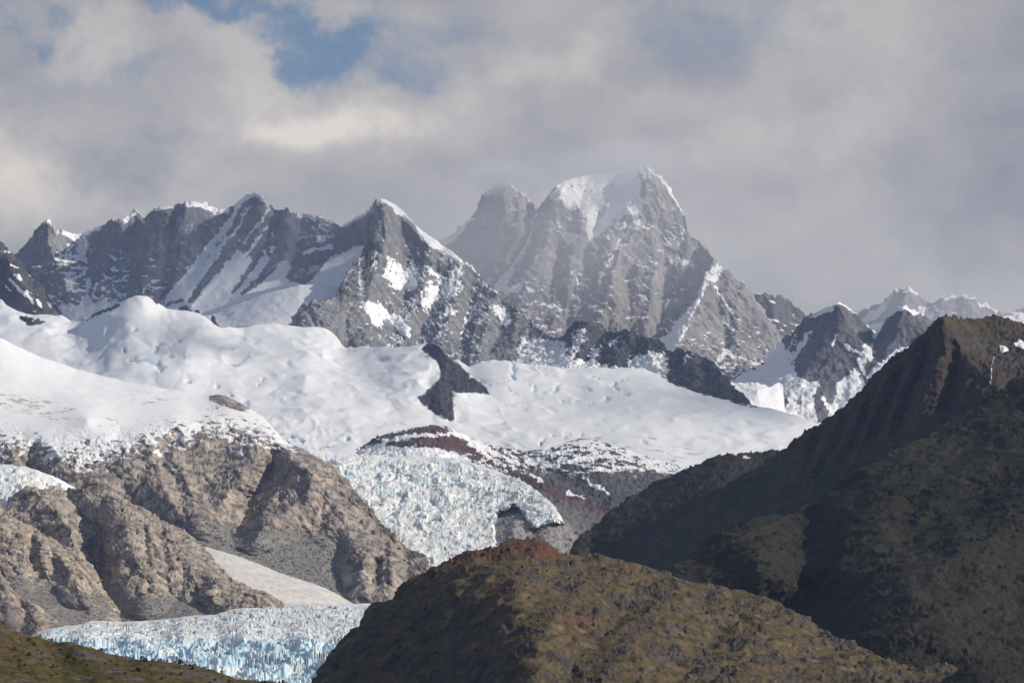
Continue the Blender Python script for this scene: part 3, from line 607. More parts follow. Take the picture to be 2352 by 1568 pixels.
# --- the two great snowfields
def snow_relief(seed, a=1.0):
    def g(q, n):
        w = np.stack([fbm(q / 90 + seed, 3), fbm(q / 90 + seed + 7, 3), 0 * q[:, 0]], 1) * 50; p = q + w
        h = a * 9 * fbm(p / A3(170, 330, 170) + seed, 3) + a * 5.0 * fbm(p / A3(60, 150, 60) + seed + 5, 2)
        k = smooth(-.1, .35, fbm(q / A3(140, 300, 140) + seed + 2, 2))
        h += a * 5.5 * k * (1 - np.abs(perlin(p / A3(52, 120, 52) + seed + 9)) * 2.2) * .7 + a * .9 * fbm(p / A3(24, 150, 80) + seed, 2)
        return h
    return g
NUN = [(965, 806), (983, 788), (1005, 789), (1026, 812), (1059, 846), (1084, 867), (1113, 885), (1128, 906), (1060, 905), (1038, 903), (1044, 966), (1025, 962), (1000, 952), (985, 938), (968, 925), (958, 912), (975, 905), (990, 890), (1008, 872), (1010, 850), (1000, 830), (985, 815)]
snowL = Form('left_snowfield', [
    [(-180, 672, 10600), (-60, 690, 10500), (0, 690, 10400), (15, 700, 10350), (36, 711, 10300), (60, 722, 10250), (140, 723, 10200), (165, 738, 10200), (184, 742, 10150), (225, 722, 10050), (266, 706, 10000), (290, 690, 10000), (313, 682, 10000), (335, 683, 10000), (349, 690, 10000), (382, 711, 10000), (430, 716, 10000), (468, 724, 10000), (490, 738, 10000), (504, 750, 10000), (560, 752, 10100), (612, 746, 10200), (702, 751, 10200), (749, 752, 10200), (764, 760, 10200), (774, 772, 10150), (785, 792, 10100), (795, 801, 10050), (846, 801, 9900), (900, 799, 9800), (960, 798, 9700), (970, 796, 9700), (983, 789, 9700), (1005, 791, 9650), (1015, 800, 9600), (1026, 814, 9550), (1043, 832, 9500), (1059, 847, 9480), (1084, 868, 9460), (1100, 877, 9450), (1113, 887, 9440), (1125, 903, 9380), (1140, 928, 9220), (1160, 962, 9000), (1185, 1000, 8650), (1220, 1030, 8350)],
    [(-180, 850, 9300), (300, 860, 9250), (700, 880, 9200), (970, 940, 8950), (1050, 960, 8900), (1220, 1040, 8250)],
    [(-180, 1060, 7900), (1220, 1080, 7900)]], -180, 1220, 2.4, extra=[(900, 870, 9300), (1000, 870, 9330)], back=500, drop=.15)
snowL.relief([([(230, 715), (300, 760), (330, 830)], (60, 90), (8, 34), .8), ([(370, 720), (360, 800)], (60, 70), (-10, -40)), ([(470, 735), (430, 800), (420, 870)], 60, 30, .8), ([(150, 760), (200, 830)], 50, -30), ([(30, 740), (120, 790)], 50, 20, .8),
              ([(640, 760), (720, 830), (780, 900)], (80, 120), (30, 50), .8), ([(900, 830), (960, 880)], (60, 80), (30, 50), .8)])
mL = paint(snowL, [('p', [(300, 735), (400, 740), (440, 800), (420, 850), (520, 870), (560, 930), (480, 930), (380, 880), (300, 850), (260, 800)], 26, .55), ('p', [(560, 950), (700, 960), (800, 1000), (860, 1010), (700, 1040), (560, 1040), (480, 960)], 22, 1), ('p', [(640, 880), (760, 880), (760, 940), (640, 930)], 22, .25), ('p', [(500, 800), (600, 850), (640, 900), (540, 900)], 20, .3)], None, 14, 40) if 0 else None
def maskL(q):
    """where the snow is torn by crevasses, by place on the ground"""
    x = q[:, 0] / (q[:, 1] / F) if 0 else None
def nunk(q):
    X = np.concatenate([np.repeat(snowL.px[:1], snowL.nb, 0), snowL.px]).reshape(-1); Yq = np.concatenate([np.repeat(snowL.py[:1], snowL.nb, 0), snowL.py]).reshape(-1)
    return smooth(-3, 7, polydist(X + 5 * fbm(q / 12, 3), Yq + 5 * fbm(q / 12 + 4, 3), NUN))
snowL.relief([([(1005, 790), (1035, 850), (1050, 903)], 26, 22), ([(1008, 868), (1015, 950)], 24, 26), ([(1030, 905), (1055, 950)], 24, -20), ([(1085, 868), (1095, 903)], 24, 14)])
snowL.finish(lambda q, n: nunk(q) * crag(6, 6, 2, 4.0, off=4, size=.8)(q, n), lambda q, n: snow_relief(0)(q, n) * (1 - nunk(q)))
NK = paint(snowL, [('p', NUN, 2.5, 1)], None, 5, 12)
def crevasse(s, m, sc=(16, 60), seed=0., amp=5.0, thr=.80):
    """open cracks across the flow: cut the surface down along sharp ridged lines where m is high"""
    shp = s.X.shape; q = s.q2
    w = np.stack([fbm(q / 30 + seed, 3), fbm(q / 30 + seed + 7, 3), 0 * q[:, 0]], 1) * 12
    q = q.copy(); q[:, 2] = 0; r = ridged((q + w * 1.1) / A3(sc[0] * 12, sc[1] * 6, 1) + seed, 2, .3).reshape(shp)
    c = smooth(thr - .10, thr + .04, r + .35 * (m - 1)) * smooth(.05, .3, m)
    s.P[..., 2] -= c * amp * s.u; s.N = grid_normals(s.P)
    return c
def set_mask(s, items, w=14, sc=40): return paint(s, items, None, w, sc)
mL = set_mask(snowL, [('p', [(290, 735), (400, 735), (450, 790), (430, 850), (530, 870), (580, 930), (480, 935), (380, 880), (300, 850), (250, 800)], 26, .75), ('p', [(540, 945), (700, 955), (800, 1000), (870, 1010), (720, 1040), (560, 1040), (470, 960)], 22, 1), ('p', [(640, 870), (760, 870), (760, 940), (640, 930)], 22, .6), ('p', [(500, 800), (600, 850), (660, 900), (540, 900)], 20, .6), ('p', [(700, 790), (760, 800), (740, 860), (680, 830)], 18, .4)])
cL = crevasse(snowL, mL, (9, 40), 2.0, 5.0)
snowL.P[..., 2] += snowL.u * mL * 2.6 * (ridged(snowL.q2 * A3(1, 1, 0) / A3(26, 120, 14) + 3, 3).reshape(mL.shape) - .3) * smooth(930, 970, snowL.Yp); snowL.N = grid_normals(snowL.P)
dirty = smooth(.0, .5, snowL.n_(16, 4, 6, (2, 3, 1))) * smooth(940, 1000, snowL.Yp) * paint(snowL, [('p', [(620, 950), (960, 960), (900, 1050), (480, 1050), (560, 980)], 26, 1)], None, 14)
colL = mixc(mixc(const(snowL, (.84, .85, .88)), const(snowL, (.46, .62, .74)), cL), const(snowL, (.52, .51, .50)), .75 * dirty)
colL = mixc(colL, rock_cols(snowL, (.045, .045, .05), (.03, .03, .036), (.075, .07, .068), 3, 24, (1, 1, 2)), NK)
snowL.build(M_ICE, {'col': colL, 'snow': (1 - np.maximum(cL * .9, np.clip(dirty * .8 + .5 * mL * smooth(950, 990, snowL.Yp), 0, .8))) * (1 - NK)}, 'wide bright snowfield with soft hollows and crevasses below the left wall', 'snowfield')

snowR = Form('right_snowfield', [
    [(900, 1010, 9600), (960, 930, 9900), (1000, 860, 10200), (1030, 832, 10300), (1051, 826, 10300), (1077, 841, 10250), (1098, 834, 10250), (1120, 828, 10250), (1160, 826, 10250), (1220, 836, 10200), (1300, 842, 10150), (1400, 848, 10100), (1480, 844, 10100), (1520, 852, 10050), (1545, 872, 9950), (1580, 890, 9800), (1640, 905, 9750), (1690, 920, 9650), (1732, 934, 9550), (1770, 940, 9450), (1800, 945, 9400), (1830, 955, 9300), (1862, 965, 9250), (1880, 978, 9200), (1930, 1010, 9100), (2000, 1060, 9000)],
    [(900, 1020, 9000), (1100, 930, 9300), (1400, 935, 9250), (1700, 980, 9000), (2000, 1070, 8500)],
    [(900, 1080, 8000), (1400, 1090, 7950), (2000, 1130, 8000)]], 900, 2000, 2.6, prof=.62, blur=9, back=500, drop=.15)
snowR.relief([([(1265, 790), (1240, 840), (1150, 880)], 60, 24, .8), ([(1180, 860), (1320, 880)], 50, -16), ([(1620, 940), (1500, 1000)], (90, 120), (20, 40), .8), ([(1050, 905), (1075, 960)], (22, 26), (-26, -34)), ([(1090, 950), (1160, 930)], 40, 18)])
snowR.finish(None, snow_relief(20, .7))
mR = set_mask(snowR, [('p', [(1080, 860), (1160, 820), (1260, 830), (1400, 860), (1500, 880), (1440, 930), (1240, 930), (1120, 930)], 22, .8), ('p', [(1560, 940), (1660, 930), (1800, 1000), (1700, 1010)], 20, .4), ('p', [(1180, 1000), (1340, 990), (1560, 1010), (1620, 1080), (1300, 1060)], 18, .8)])
cR = crevasse(snowR, mR, (8, 44), 12.0, 4.0)
dirty = smooth(-.1, .45, snowR.n_(13, 4, 6, (3, 3, 1))) * paint(snowR, [('p', [(1180, 1010), (1300, 985), (1420, 985), (1560, 1000), (1640, 1050), (1560, 1075), (1300, 1050), (1200, 1030)], 20, 1)], None, 12)
snowR.build(M_ICE, {'col': mixc(mixc(const(snowR, (.84, .85, .88)), const(snowR, (.46, .62, .74)), cR), const(snowR, (.45, .45, .46)), dirty), 'snow': 1 - np.maximum(cR * .8, dirty * .75)}, 'broad grey-white snowfield below the black ridge, right of the nunatak', 'snowfield')

# --- nunataks: rock standing out of the snow
M_DARK = material('dark_rock', U(9500), grain=(.7, 1.3), bump=.6)
def nunatak(name, field, crest, base, lean, label, col=(.075, .075, .08), step=1.8, sn_lo=.75, feats=(), sn=None):
    crest = np.array(crest, float); base = np.array(base, float)
    bx = np.linspace(base[0, 0], base[-1, 0], 24); by = np.interp(bx, base[:, 0], base[:, 1])
    bY = on(field, bx, by)
    top = [(x, y, np.interp(x, bx, bY) + lean * max(np.interp(x, bx, by) - y, 0) * field.u) for x, y in crest]
    mid = [(x, y, Y) for x, y, Y in zip(bx, by, bY)]
    low = [(x, y + 26, Y - 4 * field.u) for x, y, Y in mid]
    f = Form(name, [top, mid, low], crest[0, 0], crest[-1, 0], step, prof=.9, jag=3, jagf=9, blur=2, back=160, drop=1.0)
    f.relief(feats); f.finish(crag(3, 4, 1.5, 2.2, off=len(name), size=.7))
    s = snow_by_slope(f, sn_lo, sn_lo + .15, .1, 14)
    if sn: s = paint(f, sn, s, 4)
    f.build(M_DARK, {'col': rock_cols(f, col, tuple(.7 * c for c in col), tuple(1.5 * c for c in col), 3, 30, (1, 1, 2)), 'snow': s}, label, 'rock outcrop')
    return f
for i, (c, b, lab) in enumerate([
    ([(186, 748), (200, 735), (215, 722), (235, 712), (255, 706), (268, 703), (275, 700)], [(186, 749), (205, 742), (240, 726), (275, 714)], 'thin dark rock rib left of the rounded snow dome'),
    ([(37, 722), (50, 726), (70, 730), (95, 734), (118, 741)], [(37, 724), (62, 752), (90, 752), (118, 743)], 'low rock patch in the snow under the dark left spur'),
    ([(350, 700), (354, 692), (360, 692), (366, 708)], [(350, 702), (358, 710), (366, 710)], 'small black rock on the right of the snow dome'),
    ([(410, 707), (420, 701), (432, 704), (440, 714)], [(410, 708), (425, 713), (440, 716)], 'small black rock, left of a pair on the snow crest'),
    ([(449, 714), (456, 715), (461, 724)], [(449, 716), (455, 724), (461, 725)], 'smallest black rock, right of a pair on the snow crest'),
    ([(485, 732), (489, 722), (496, 734), (502, 748)], [(485, 734), (492, 748), (502, 750)], 'narrow black rock fin beside the upper snow shelf'),
    ([(640, 752), (660, 749), (675, 742), (682, 746), (690, 752)], [(640, 753), (665, 754), (690, 753)], 'low dark rocks on the snow edge left of the pyramid')]):
    nunatak('snow_rock', snowL, c, b, 1.0, lab, (.06, .06, .065), 1.4)

# --- red rock spur under the snowfield
M_RED = material('red_rock', U(7500), grain=(.75, 1.25), bump=.6)
spur = Form('red_rock_spur', [
    [(820, 1030, 8050), (855, 1010, 8050), (863, 1003, 8050), (900, 992, 8050), (930, 985, 8050), (970, 978, 8050), (1000, 974, 8100), (1025, 978, 8100), (1060, 994, 8120), (1084, 1005, 8120), (1139, 1029, 8100), (1158, 1026, 8100), (1219, 1030, 8100), (1267, 1027, 8100), (1331, 1006, 8180), (1360, 1010, 8150), (1411, 1022, 8100), (1480, 1045, 8000), (1560, 1070, 7900), (1640, 1090, 7800), (1720, 1100, 7800)],
    [(820, 1120, 7400), (1150, 1150, 7350), (1400, 1190, 7100), (1720, 1200, 7100)],
    [(820, 1340, 6650), (1300, 1340, 6450), (1720, 1340, 6450)]], 820, 1720, 2.1, extra=[(1180, 1200, 6980), (1250, 1230, 6830), (1200, 1250, 6780), (1290, 1215, 6900)], prof=.7, jag=3, jagf=12, back=140, drop=.25)
spur.relief([([(880, 1000), (990, 985), (1100, 1030), (1220, 1100), (1300, 1150)], (30, 44), (22, 40), .8), ([(940, 1020), (1060, 1030), (1160, 1080)], 20, 16), ([(1300, 1060), (1380, 1110), (1440, 1150)], (40, 50), (26, 30)), ([(1180, 1040), (1270, 1090), (1380, 1150)], 26, -26),
             ([(1330, 1090), (1300, 1170)], 24, -14), ([(1230, 1140), (1290, 1200), (1330, 1260)], 40, 24), ([(1190, 1180), (1180, 1230)], 40, 30), ([(1260, 1210), (1270, 1300)], (30, 36), (30, 30))])
def spur_disp(q, n):
    X = np.concatenate([np.repeat(spur.px[:1], spur.nb, 0), spur.px]).reshape(-1); Yq = np.concatenate([np.repeat(spur.py[:1], spur.nb, 0), spur.py]).reshape(-1)
    k = smooth(-8, 20, Yq - np.interp(X, [820, 1000, 1100, 1200, 1330, 1450, 1700], [1000, 975, 1008, 1030, 1012, 1040, 1095]))
    wq = 6 * fbm(q / 16, 3); m1 = smooth(-8, 8, polydist(X + wq, Yq + wq, [(1290, 990), (1420, 1000), (1640, 1080), (1540, 1090), (1430, 1065), (1330, 1035)]))
    return crag(5, 4.5, 1.6, 2.6, flute=.8, off=21)(q, n) * (.2 + .8 * k * (1 - .75 * m1))
spur.finish(spur_disp)
sn = snow_by_slope(spur, .86, .95, .16, 20) * smooth(1140, 1050, spur.Yp) * .8
sn = np.maximum(sn, smooth(.02, .16, spur.n_(28, 5, 31, (1.8, 2, 1))) * smooth(1105, 1050, spur.Yp - .12 * (spur.X - 1330)) * smooth(1150, 1330, spur.X))
sn = paint(spur, [('l', [(1060, 998), (1130, 1036), (1190, 1066)], (6, 4), 1), ('l', [(1100, 1000), (1160, 1022), (1240, 1026)], (6, 5), .7),
                  ('l', [(900, 1003), (960, 998), (1030, 998)], (5, 4), 1), ('l', [(880, 1012), (930, 1010)], (4, 4), 1), ('p', [(820, 1030), (870, 1020), (940, 1026), (1010, 1028), (1070, 1050), (1090, 1070), (820, 1070)], 5, 1),
                  ('l', [(1080, 1010), (1110, 1040), (1160, 1070)], (5, 4), .95), ('l', [(1000, 978), (1060, 1000)], (4, 5), .9), ('p', [(1200, 1050), (1250, 1055), (1290, 1070), (1280, 1078), (1215, 1068)], 4, .95), ('l', [(1340, 1098), (1400, 1130)], (3, 3), .9), ('l', [(1305, 1130), (1345, 1145)], (6, 3), .9), ('l', [(1360, 1112), (1375, 1120)], (6, 4), .9),
                  ('l', [(1220, 1090), (1245, 1105)], (3, 4), .9), ('l', [(1100, 1062), (1150, 1085)], (3, 3), .9), ('p', [(870, 1004), (940, 986), (1000, 976), (1040, 990), (1000, 992), (930, 996), (890, 1008)], 3, 0), ('p', [(885, 1018), (960, 1004), (1060, 1008), (1110, 1050), (1040, 1030), (960, 1016), (905, 1024)], 3, 0)], sn, 7, 14)
col = rock_cols(spur, (.10, .10, .105), (.075, .075, .08), (.15, .14, .13), 4, 40)
red = smooth(-.1, .25, spur.n_(60, 4, 3) + paint(spur, [('p', [(860, 1010), (1000, 975), (1150, 1040), (1300, 1130), (1400, 1180), (1360, 1200), (1200, 1110), (1050, 1050), (900, 1030)], 20, .7), ('p', [(1000, 1000), (1000, 1001), (1001, 1000)], 1, 0)], None, 10) - .42)
col = mixc(col, const(spur, (.105, .052, .048)), red)
col = mixc(col, mixc(const(spur, (.34, .32, .295)), const(spur, (.22, .21, .20)), smooth(-.1, .3, spur.n_(9, 4, 1, (1, 1, 4)))), paint(spur, [('p', [(1100, 1240), (1150, 1170), (1220, 1170), (1240, 1215), (1310, 1190), (1350, 1260), (1330, 1340), (1100, 1340)], 9, 1)], None, 7))
col = mixc(col, const(spur, (.165, .155, .145)), paint(spur, [('p', [(1225, 1120), (1290, 1150), (1420, 1190), (1440, 1240), (1360, 1260), (1300, 1200), (1260, 1150)], 10, .8)], None, 6))
spur.build(M_RED, {'col': col, 'snow': sn}, 'dark red and grey rocky spur patched with snow between snowfield and icefall', 'rock spur')

# --- icefall
M_SERAC = material('glacier_ice', U(7000), rough=.55, grain=(.93, 1.07), bump=.5, snow=False, spec=.3, fine=.6)
ice = Form('icefall', [
    [(600, 1010, 8200), (659, 1012, 7800), (684, 1025, 7650), (710, 1031, 7600), (739, 1036, 7600), (780, 1041, 7600), (819, 1044, 7600), (915, 1047, 7600), (980, 1048, 7600), (1043, 1051, 7560), (1075, 1058, 7540), (1107, 1068, 7500), (1155, 1087, 7400), (1185, 1096, 7330), (1203, 1103, 7280), (1231, 1125, 7180), (1245, 1136, 7120), (1260, 1148, 7060), (1275, 1164, 7000), (1289, 1182, 6950), (1296, 1204, 6900)],
    [(600, 1330, 6550), (980, 1330, 6500), (1150, 1330, 6470), (1300, 1325, 6500)]], 600, 1296, 1.45, prof=.8, jag=4, jagf=9, blur=12, back=120, drop=.1)
ISLAND = [(1144, 1180), (1150, 1172), (1168, 1170), (1178, 1163), (1196, 1172), (1204, 1186), (1213, 1200), (1222, 1216), (1238, 1218), (1262, 1208), (1300, 1210), (1330, 1200), (1330, 1345), (1120, 1345), (1155, 1270), (1142, 1240), (1138, 1205)]
for j in np.where(ice.xs >= 1030)[0]:
    sp = np.interp(ice.py[:, j], spur.py[:, int(round((ice.xs[j] - spur.xs[0]) / spur.step))], spur.Y[:, int(round((ice.xs[j] - spur.xs[0]) / spur.step))])
    ice.Y[:, j] = np.minimum(ice.Y[:, j], sp - 13)
_q = ice.q(); _w = [(9 * fbm(_q / 22 + k, 4) + 3 * fbm(_q / 6 + k, 2)).reshape(ice.px.shape) for k in (3, 9)]
ice.Y = ice.Y + 150 * smooth(-8, 6, polydist(ice.px + _w[0], ice.py + _w[1], ISLAND))
def seracs(amp=5.0, sz=9.0, seed=0., flow=(1, 1.8)):
    def g(q, n):
        w = np.stack([fbm(q / 60 + seed, 4), fbm(q / 60 + seed + 9, 4), 0 * q[:, 0]], 1) * 34
        w += np.stack([fbm(q / 14 + seed, 2), fbm(q / 14 + seed + 9, 2), 0 * q[:, 0]], 1) * 8
        p = (q + w) * A3(1, 1, .6); m = smooth(-.3, .35, fbm(q / A3(45, 70, 45) + seed + 3, 3)); m2 = smooth(-.3, .35, fbm(q / A3(80, 120, 80) + seed + 8, 2))
        f1, f2, r, pl = worley(p / A3(sz * flow[0] * 1.5, sz * flow[1] * 1.3, sz * 1.5) + seed)
        g1, g2, r2, pl2 = worley(p / (A3(sz * flow[0], sz * flow[1], sz) * .5) + seed + 33)
        _, _, r3, pl3 = worley(p / (A3(sz * flow[0], sz * flow[1], sz) * 3.0) + seed + 60)
        cre = ridged((q + .5 * w) / A3(sz * 8, sz * 2.2, sz * 3) + seed, 3, .5)
        h = amp * m * (((r - .4) * .9 + pl * 1.1) * smooth(.02, .2, f2 - f1) - .6 * (1 - smooth(0, .14, f2 - f1)))
        h += amp * (.18 + .42 * (1 - m)) * ((r2 - .5) * .9 + pl2) - amp * 1.1 * (.3 + .7 * m2) * smooth(.5, .85, cre)
        h += amp * 2.6 * fbm(q / A3(80, 50, 80) + seed, 3) + amp * 1.5 * (ridged((q + .6 * w) / A3(46, 60, 46) + seed + 5, 3, .5) - .4) + amp * .35 * fbm(q / 3.2, 3) + amp * (2.3 * pl3 + 1.0 * (r3 - .5)) + amp * .5 * (ridged(q / A3(26, 30, 26) + seed, 3) - .4)
        return h
    return g
def ice_edge(f, g, top=26, right=None):
    def k(q, n):
        h = g(q, n).reshape(len(f.py) + f.nb, -1)
        t = np.concatenate([np.repeat(f.py[:1], f.nb, 0), f.py]) - f.py[:1]
        return (h * (.25 + .75 * smooth(2, top, t))).reshape(-1)
    return k
def ice_disp(q, n):
    Yq = np.concatenate([np.repeat(ice.py[:1], ice.nb, 0), ice.py]).reshape(-1); t = smooth(1180, 1290, Yq)
    return seracs(3.7, 13.0)(q, n) * (1 - t) + seracs(2.8, 9.0, 3.)(q, n) * t
ice.finish(None, ice_edge(ice, ice_disp))
def ice_col(s, blue=(.58, .77, .83), white=(.91, .91, .89), dirt=(.62, .575, .52), lvl=0., dl=.35, hs=6.):
    """ice is bluest deep in the cracks, white where the crust weathers, with grey-brown dust"""
    h = s.h; H = blur_cols(blur_rows(h, 4), 4); cav = smooth(.4, -2.6, (h - H) + lvl) 
    b = np.clip(cav * (.45 + .55 * smooth(-.2, .3, s.n_(60, 3, 4))) + .6 * smooth(.0, .4, s.n_(46, 4, 7)), 0, 1)
    c = mixc(const(s, white), const(s, blue), b)
    t = s.q2.copy(); t[:, 2] = s.q2[:, 2] + .42 * s.q2[:, 0]; fl = fbm(t / A3(140, 140, 10) + 5, 4).reshape(s.X.shape)      # dust lies in bands along the flow
    return mixc(c, const(s, dirt), np.clip(dl * (smooth(.0, .45, s.n_(12, 5, 17, (2, 2, 1)) + .25 * s.n_(70, 3, 2)) + 1.0 * smooth(.08, .4, fl)), 0, .8))
ice.build(M_SERAC, {'col': ice_col(ice)}, 'steep broken icefall of pale blue seracs pouring between two rock slopes', 'icefall')

# --- granite massif with its snow dome
M_GRAN = material('granite', U(6500), grain=(.72, 1.28), bump=.7)
gran = Form('granite_slope', [
    [(-180, 700, 7700), (-60, 748, 7600), (0, 775, 7500), (43, 797, 7500), (85, 816, 7500), (133, 833, 7500), (175, 848, 7500), (216, 859, 7480), (270, 871, 7450), (324, 882, 7400), (380, 893, 7380), (430, 901, 7360), (461, 906, 7350), (480, 909, 7330), (502, 906, 7300), (525, 911, 7270), (544, 920, 7250), (560, 929, 7220), (573, 938, 7200), (590, 949, 7170), (608, 958, 7150), (618, 969, 7120), (627, 981, 7100), (640, 996, 7060), (656, 1013, 7020), (672, 1021, 7000), (685, 1029, 6980), (700, 1035, 6950), (733, 1051, 6900), (764, 1070, 6850), (782, 1090, 6800), (796, 1106, 6750), (818, 1130, 6700), (838, 1151, 6650), (862, 1180, 6600), (883, 1202, 6550), (910, 1230, 6500), (937, 1258, 6450), (950, 1262, 6420), (966, 1266, 6400), (980, 1280, 6370), (991, 1291, 6350), (1040, 1340, 6300)],
    [(-180, 950, 6950), (200, 965, 6900), (400, 975, 6950), (600, 1020, 6950), (700, 1060, 6880), (800, 1140, 6700), (900, 1240, 6450), (1040, 1360, 6280)],
    [(-180, 1110, 6480), (200, 1130, 6450), (430, 1160, 6400), (600, 1200, 6420), (760, 1230, 6450), (900, 1290, 6380), (1040, 1380, 6250)],
    [(-180, 1330, 5900), (430, 1330, 5980), (800, 1400, 6080), (1040, 1430, 6150)]], -180, 1040, 1.9, prof=.75, jag=1.5, jagf=13, blur=9, back=420, drop=.35)
Y_flat = gran.Y.copy()
gran.relief([
    # buttresses
    ([(640, 1030), (720, 1080), (700, 1140), (640, 1190), (590, 1215)], (70, 60), (60, 70), .75), ([(690, 1060), (760, 1140), (800, 1210)], (50, 50), (36, 30), .8),
    ([(630, 1055), (600, 1110), (570, 1160), (555, 1210)], (36, 44), (-60, -80), .9), ([(575, 1040), (560, 1090), (520, 1140), (480, 1190)], (50, 52), (50, 60), .8), ([(400, 1000), (370, 1050), (400, 1100), (420, 1150)], (20, 26), (-30, -46), 1.),
    ([(330, 1010), (380, 1080), (410, 1130), (435, 1190)], (60, 56), (40, 50), .8), ([(290, 1080), (360, 1130), (400, 1160)], 40, 30, .8), ([(80, 1020), (65, 1060), (66, 1090)], (16, 24), (-24, -40)), ([(100, 1010), (150, 1060), (230, 1110)], (50, 60), (30, 40), .8), ([(20, 1020), (40, 1070)], 40, 24, .8), ([(240, 1010), (290, 1060)], 40, 24, .8),
    ([(720, 1180), (800, 1250), (850, 1290)], 50, 24, .8), ([(840, 1270), (830, 1320), (850, 1380)], (50, 50), (40, 50), .75), ([(900, 1280), (900, 1330), (890, 1390)], (36, 36), (36, 40), .8), ([(870, 1290), (868, 1340)], 12, -24), ([(780, 1240), (770, 1300), (790, 1340)], 30, -20),
    ([(700, 1090), (690, 1160)], 12, -14), ([(745, 1110), (740, 1190)], 12, -14), ([(665, 1080), (640, 1150)], 12, -14)], 1.7)
_e = np.interp(gran.px, [-180, 0, 130, 300, 420, 500, 560, 620, 700, 1040], [965, 960, 965, 955, 935, 905, 925, 950, 1000, 1000])
gran.Y = Y_flat + (gran.Y - Y_flat) * smooth(-5, 75, gran.py - _e)
gran.finish(None)
def gran_disp(f):
    def g(q, n):
        shp = (len(f.py) + f.nb, len(f.xs))
        X = np.concatenate([np.repeat(f.px[:1], f.nb, 0), f.px]).reshape(-1); Yq = np.concatenate([np.repeat(f.py[:1], f.nb, 0), f.py]).reshape(-1)
        edge = np.interp(X, [-180, 0, 130, 300, 420, 500, 560, 620, 700, 1040], [965, 960, 965, 955, 935, 905, 925, 950, 1000, 1000])
        k = smooth(-12, 26, Yq - edge)
        scree = smooth(-14, 14, polydist(X + 10 * fbm(q / 30, 3), Yq + 8 * fbm(q / 30 + 5, 3), SCREE1))
        sfl = 2.2 * fbm(q / A3(60, 90, 60), 3)
        rock = granite(31)(q, n) * (.12 + .88 * smooth(25, 95, Yq - edge))
        sc = 3 * fbm(q / 40, 3) + 1.3 * fbm(q / 6, 4, .7)
        return sfl * (1 - k) + k * (rock * (1 - scree) + sc * scree)
    return g
SCREE1 = [(425, 1190), (500, 1200), (590, 1222), (640, 1215), (700, 1225), (770, 1235), (800, 1260), (775, 1310), (800, 1390), (820, 1440), (400, 1440), (400, 1250)]
gran.finish(gran_disp(gran))
edge = np.interp(gran.X, [-180, 0, 60, 130, 210, 300, 330, 420, 470, 500, 560, 620, 700, 1040], [955, 950, 955, 962, 985, 960, 935, 930, 912, 900, 915, 940, 990, 990])
depth = gran.Yp - edge + 10 * gran.n_(26, 4, 3)
pn = gran.n_(13, 5, 3.3, (1.15, 2.0, 1)); nz = gran.N[..., 2]
cover = smooth(118, 20, depth + 60 * (smooth(.72, .50, nz) - .35) + 150 * (pn + .05))
cover = cover * smooth(165, 80, depth) * smooth(720, 640, gran.X)
dome = smooth(6, -6, depth)
sn = np.maximum(cover, dome)
sn = paint(gran, [('p', [(485, 904), (505, 903), (545, 918), (575, 938), (560, 945), (520, 935), (480, 918)], 4, .05), ('l', [(360, 1035), (385, 1062), (405, 1078)], (4, 3), .9), ('l', [(105, 1045), (135, 1040), (165, 1050)], (4, 3), .9), ('l', [(500, 1000), (560, 1020), (640, 1030)], (4, 3), .7), ('l', [(530, 1035), (560, 1045)], (4, 3), .85)], sn, 6, 14)
sn = sn * (1 - .95 * paint(gran, [('l', [(490, 912), (520, 914), (560, 932)], (9, 7), 1)], None, 3))
a = rock_cols(gran, (.42, .355, .295), (.33, .295, .26), (.24, .225, .21), 6, 46, (1, 1, 1.6))
a = mixc(a, const(gran, (.09, .083, .08)), .75 * smooth(.25, .6, ridged(gran.q2 / A3(50, 50, 36) + 4, 4).reshape(gran.X.shape) - .1))
a = mixc(a, const(gran, (.30, .215, .155)), .5 * smooth(.1, .5, gran.n_(70, 3, 8)))
a = plates(gran, a)
wxx = gran.X + 10 * gran.n_(30, 3, 0); wyy = gran.Yp + 8 * gran.n_(30, 3, 5)
scr = smooth(-9, 9, polydist(wxx, wyy, SCREE1))
a = mixc(a, mixc(const(gran, (.185, .18, .172)), const(gran, (.26, .25, .235)), smooth(-.2, .3, gran.n_(7, 4, 9))), scr)
dirt = paint(gran, [('p', [(-20, 900), (60, 895), (180, 935), (190, 965), (120, 975), (-20, 930)], 14, .8), ('p', [(300, 890), (420, 915), (440, 925), (330, 935), (280, 920)], 12, .75), ('p', [(180, 960), (290, 950), (260, 985), (190, 990)], 10, .7)], None, 10, 16) * smooth(-.15, .35, gran.n_(9, 4, 5, (3, 2, 1)))
a = mixc(a, const(gran, (.56, .50, .43)), np.clip(dirt * 1.3, 0, 1) * smooth(.3, .7, sn))
gran.build(M_GRAN, {'col': a, 'snow': sn * (1 - .85 * np.clip(dirt, 0, 1))}, 'brown granite slope under a bright snow dome at the left edge', 'mountain slope', smooth_=False)

# --- small hanging glacier tongue at the left edge
f = Form('hanging_glacier', [
    [(-180, 1040, 6100), (-60, 1055, 6080), (0, 1065, 6060), (30, 1067, 6050), (60, 1072, 6040), (90, 1081, 6030), (120, 1092, 6030), (150, 1106, 6030), (172, 1120, 6040)],
    [(-180, 1130, 5950), (0, 1125, 5930), (60, 1122, 5940), (172, 1128, 6020)],
    [(-180, 1230, 5700), (172, 1240, 5700)]], -180, 172, 1.6, prof=.7, back=140, drop=.1)
f.finish(None, ice_edge(f, seracs(2.6, 8, 5.0), 12))
f.build(M_SERAC, {'col': ice_col(f, dl=.5)}, 'small dirty glacier tongue draped over the rocks at the left edge', 'glacier', smooth_=False)

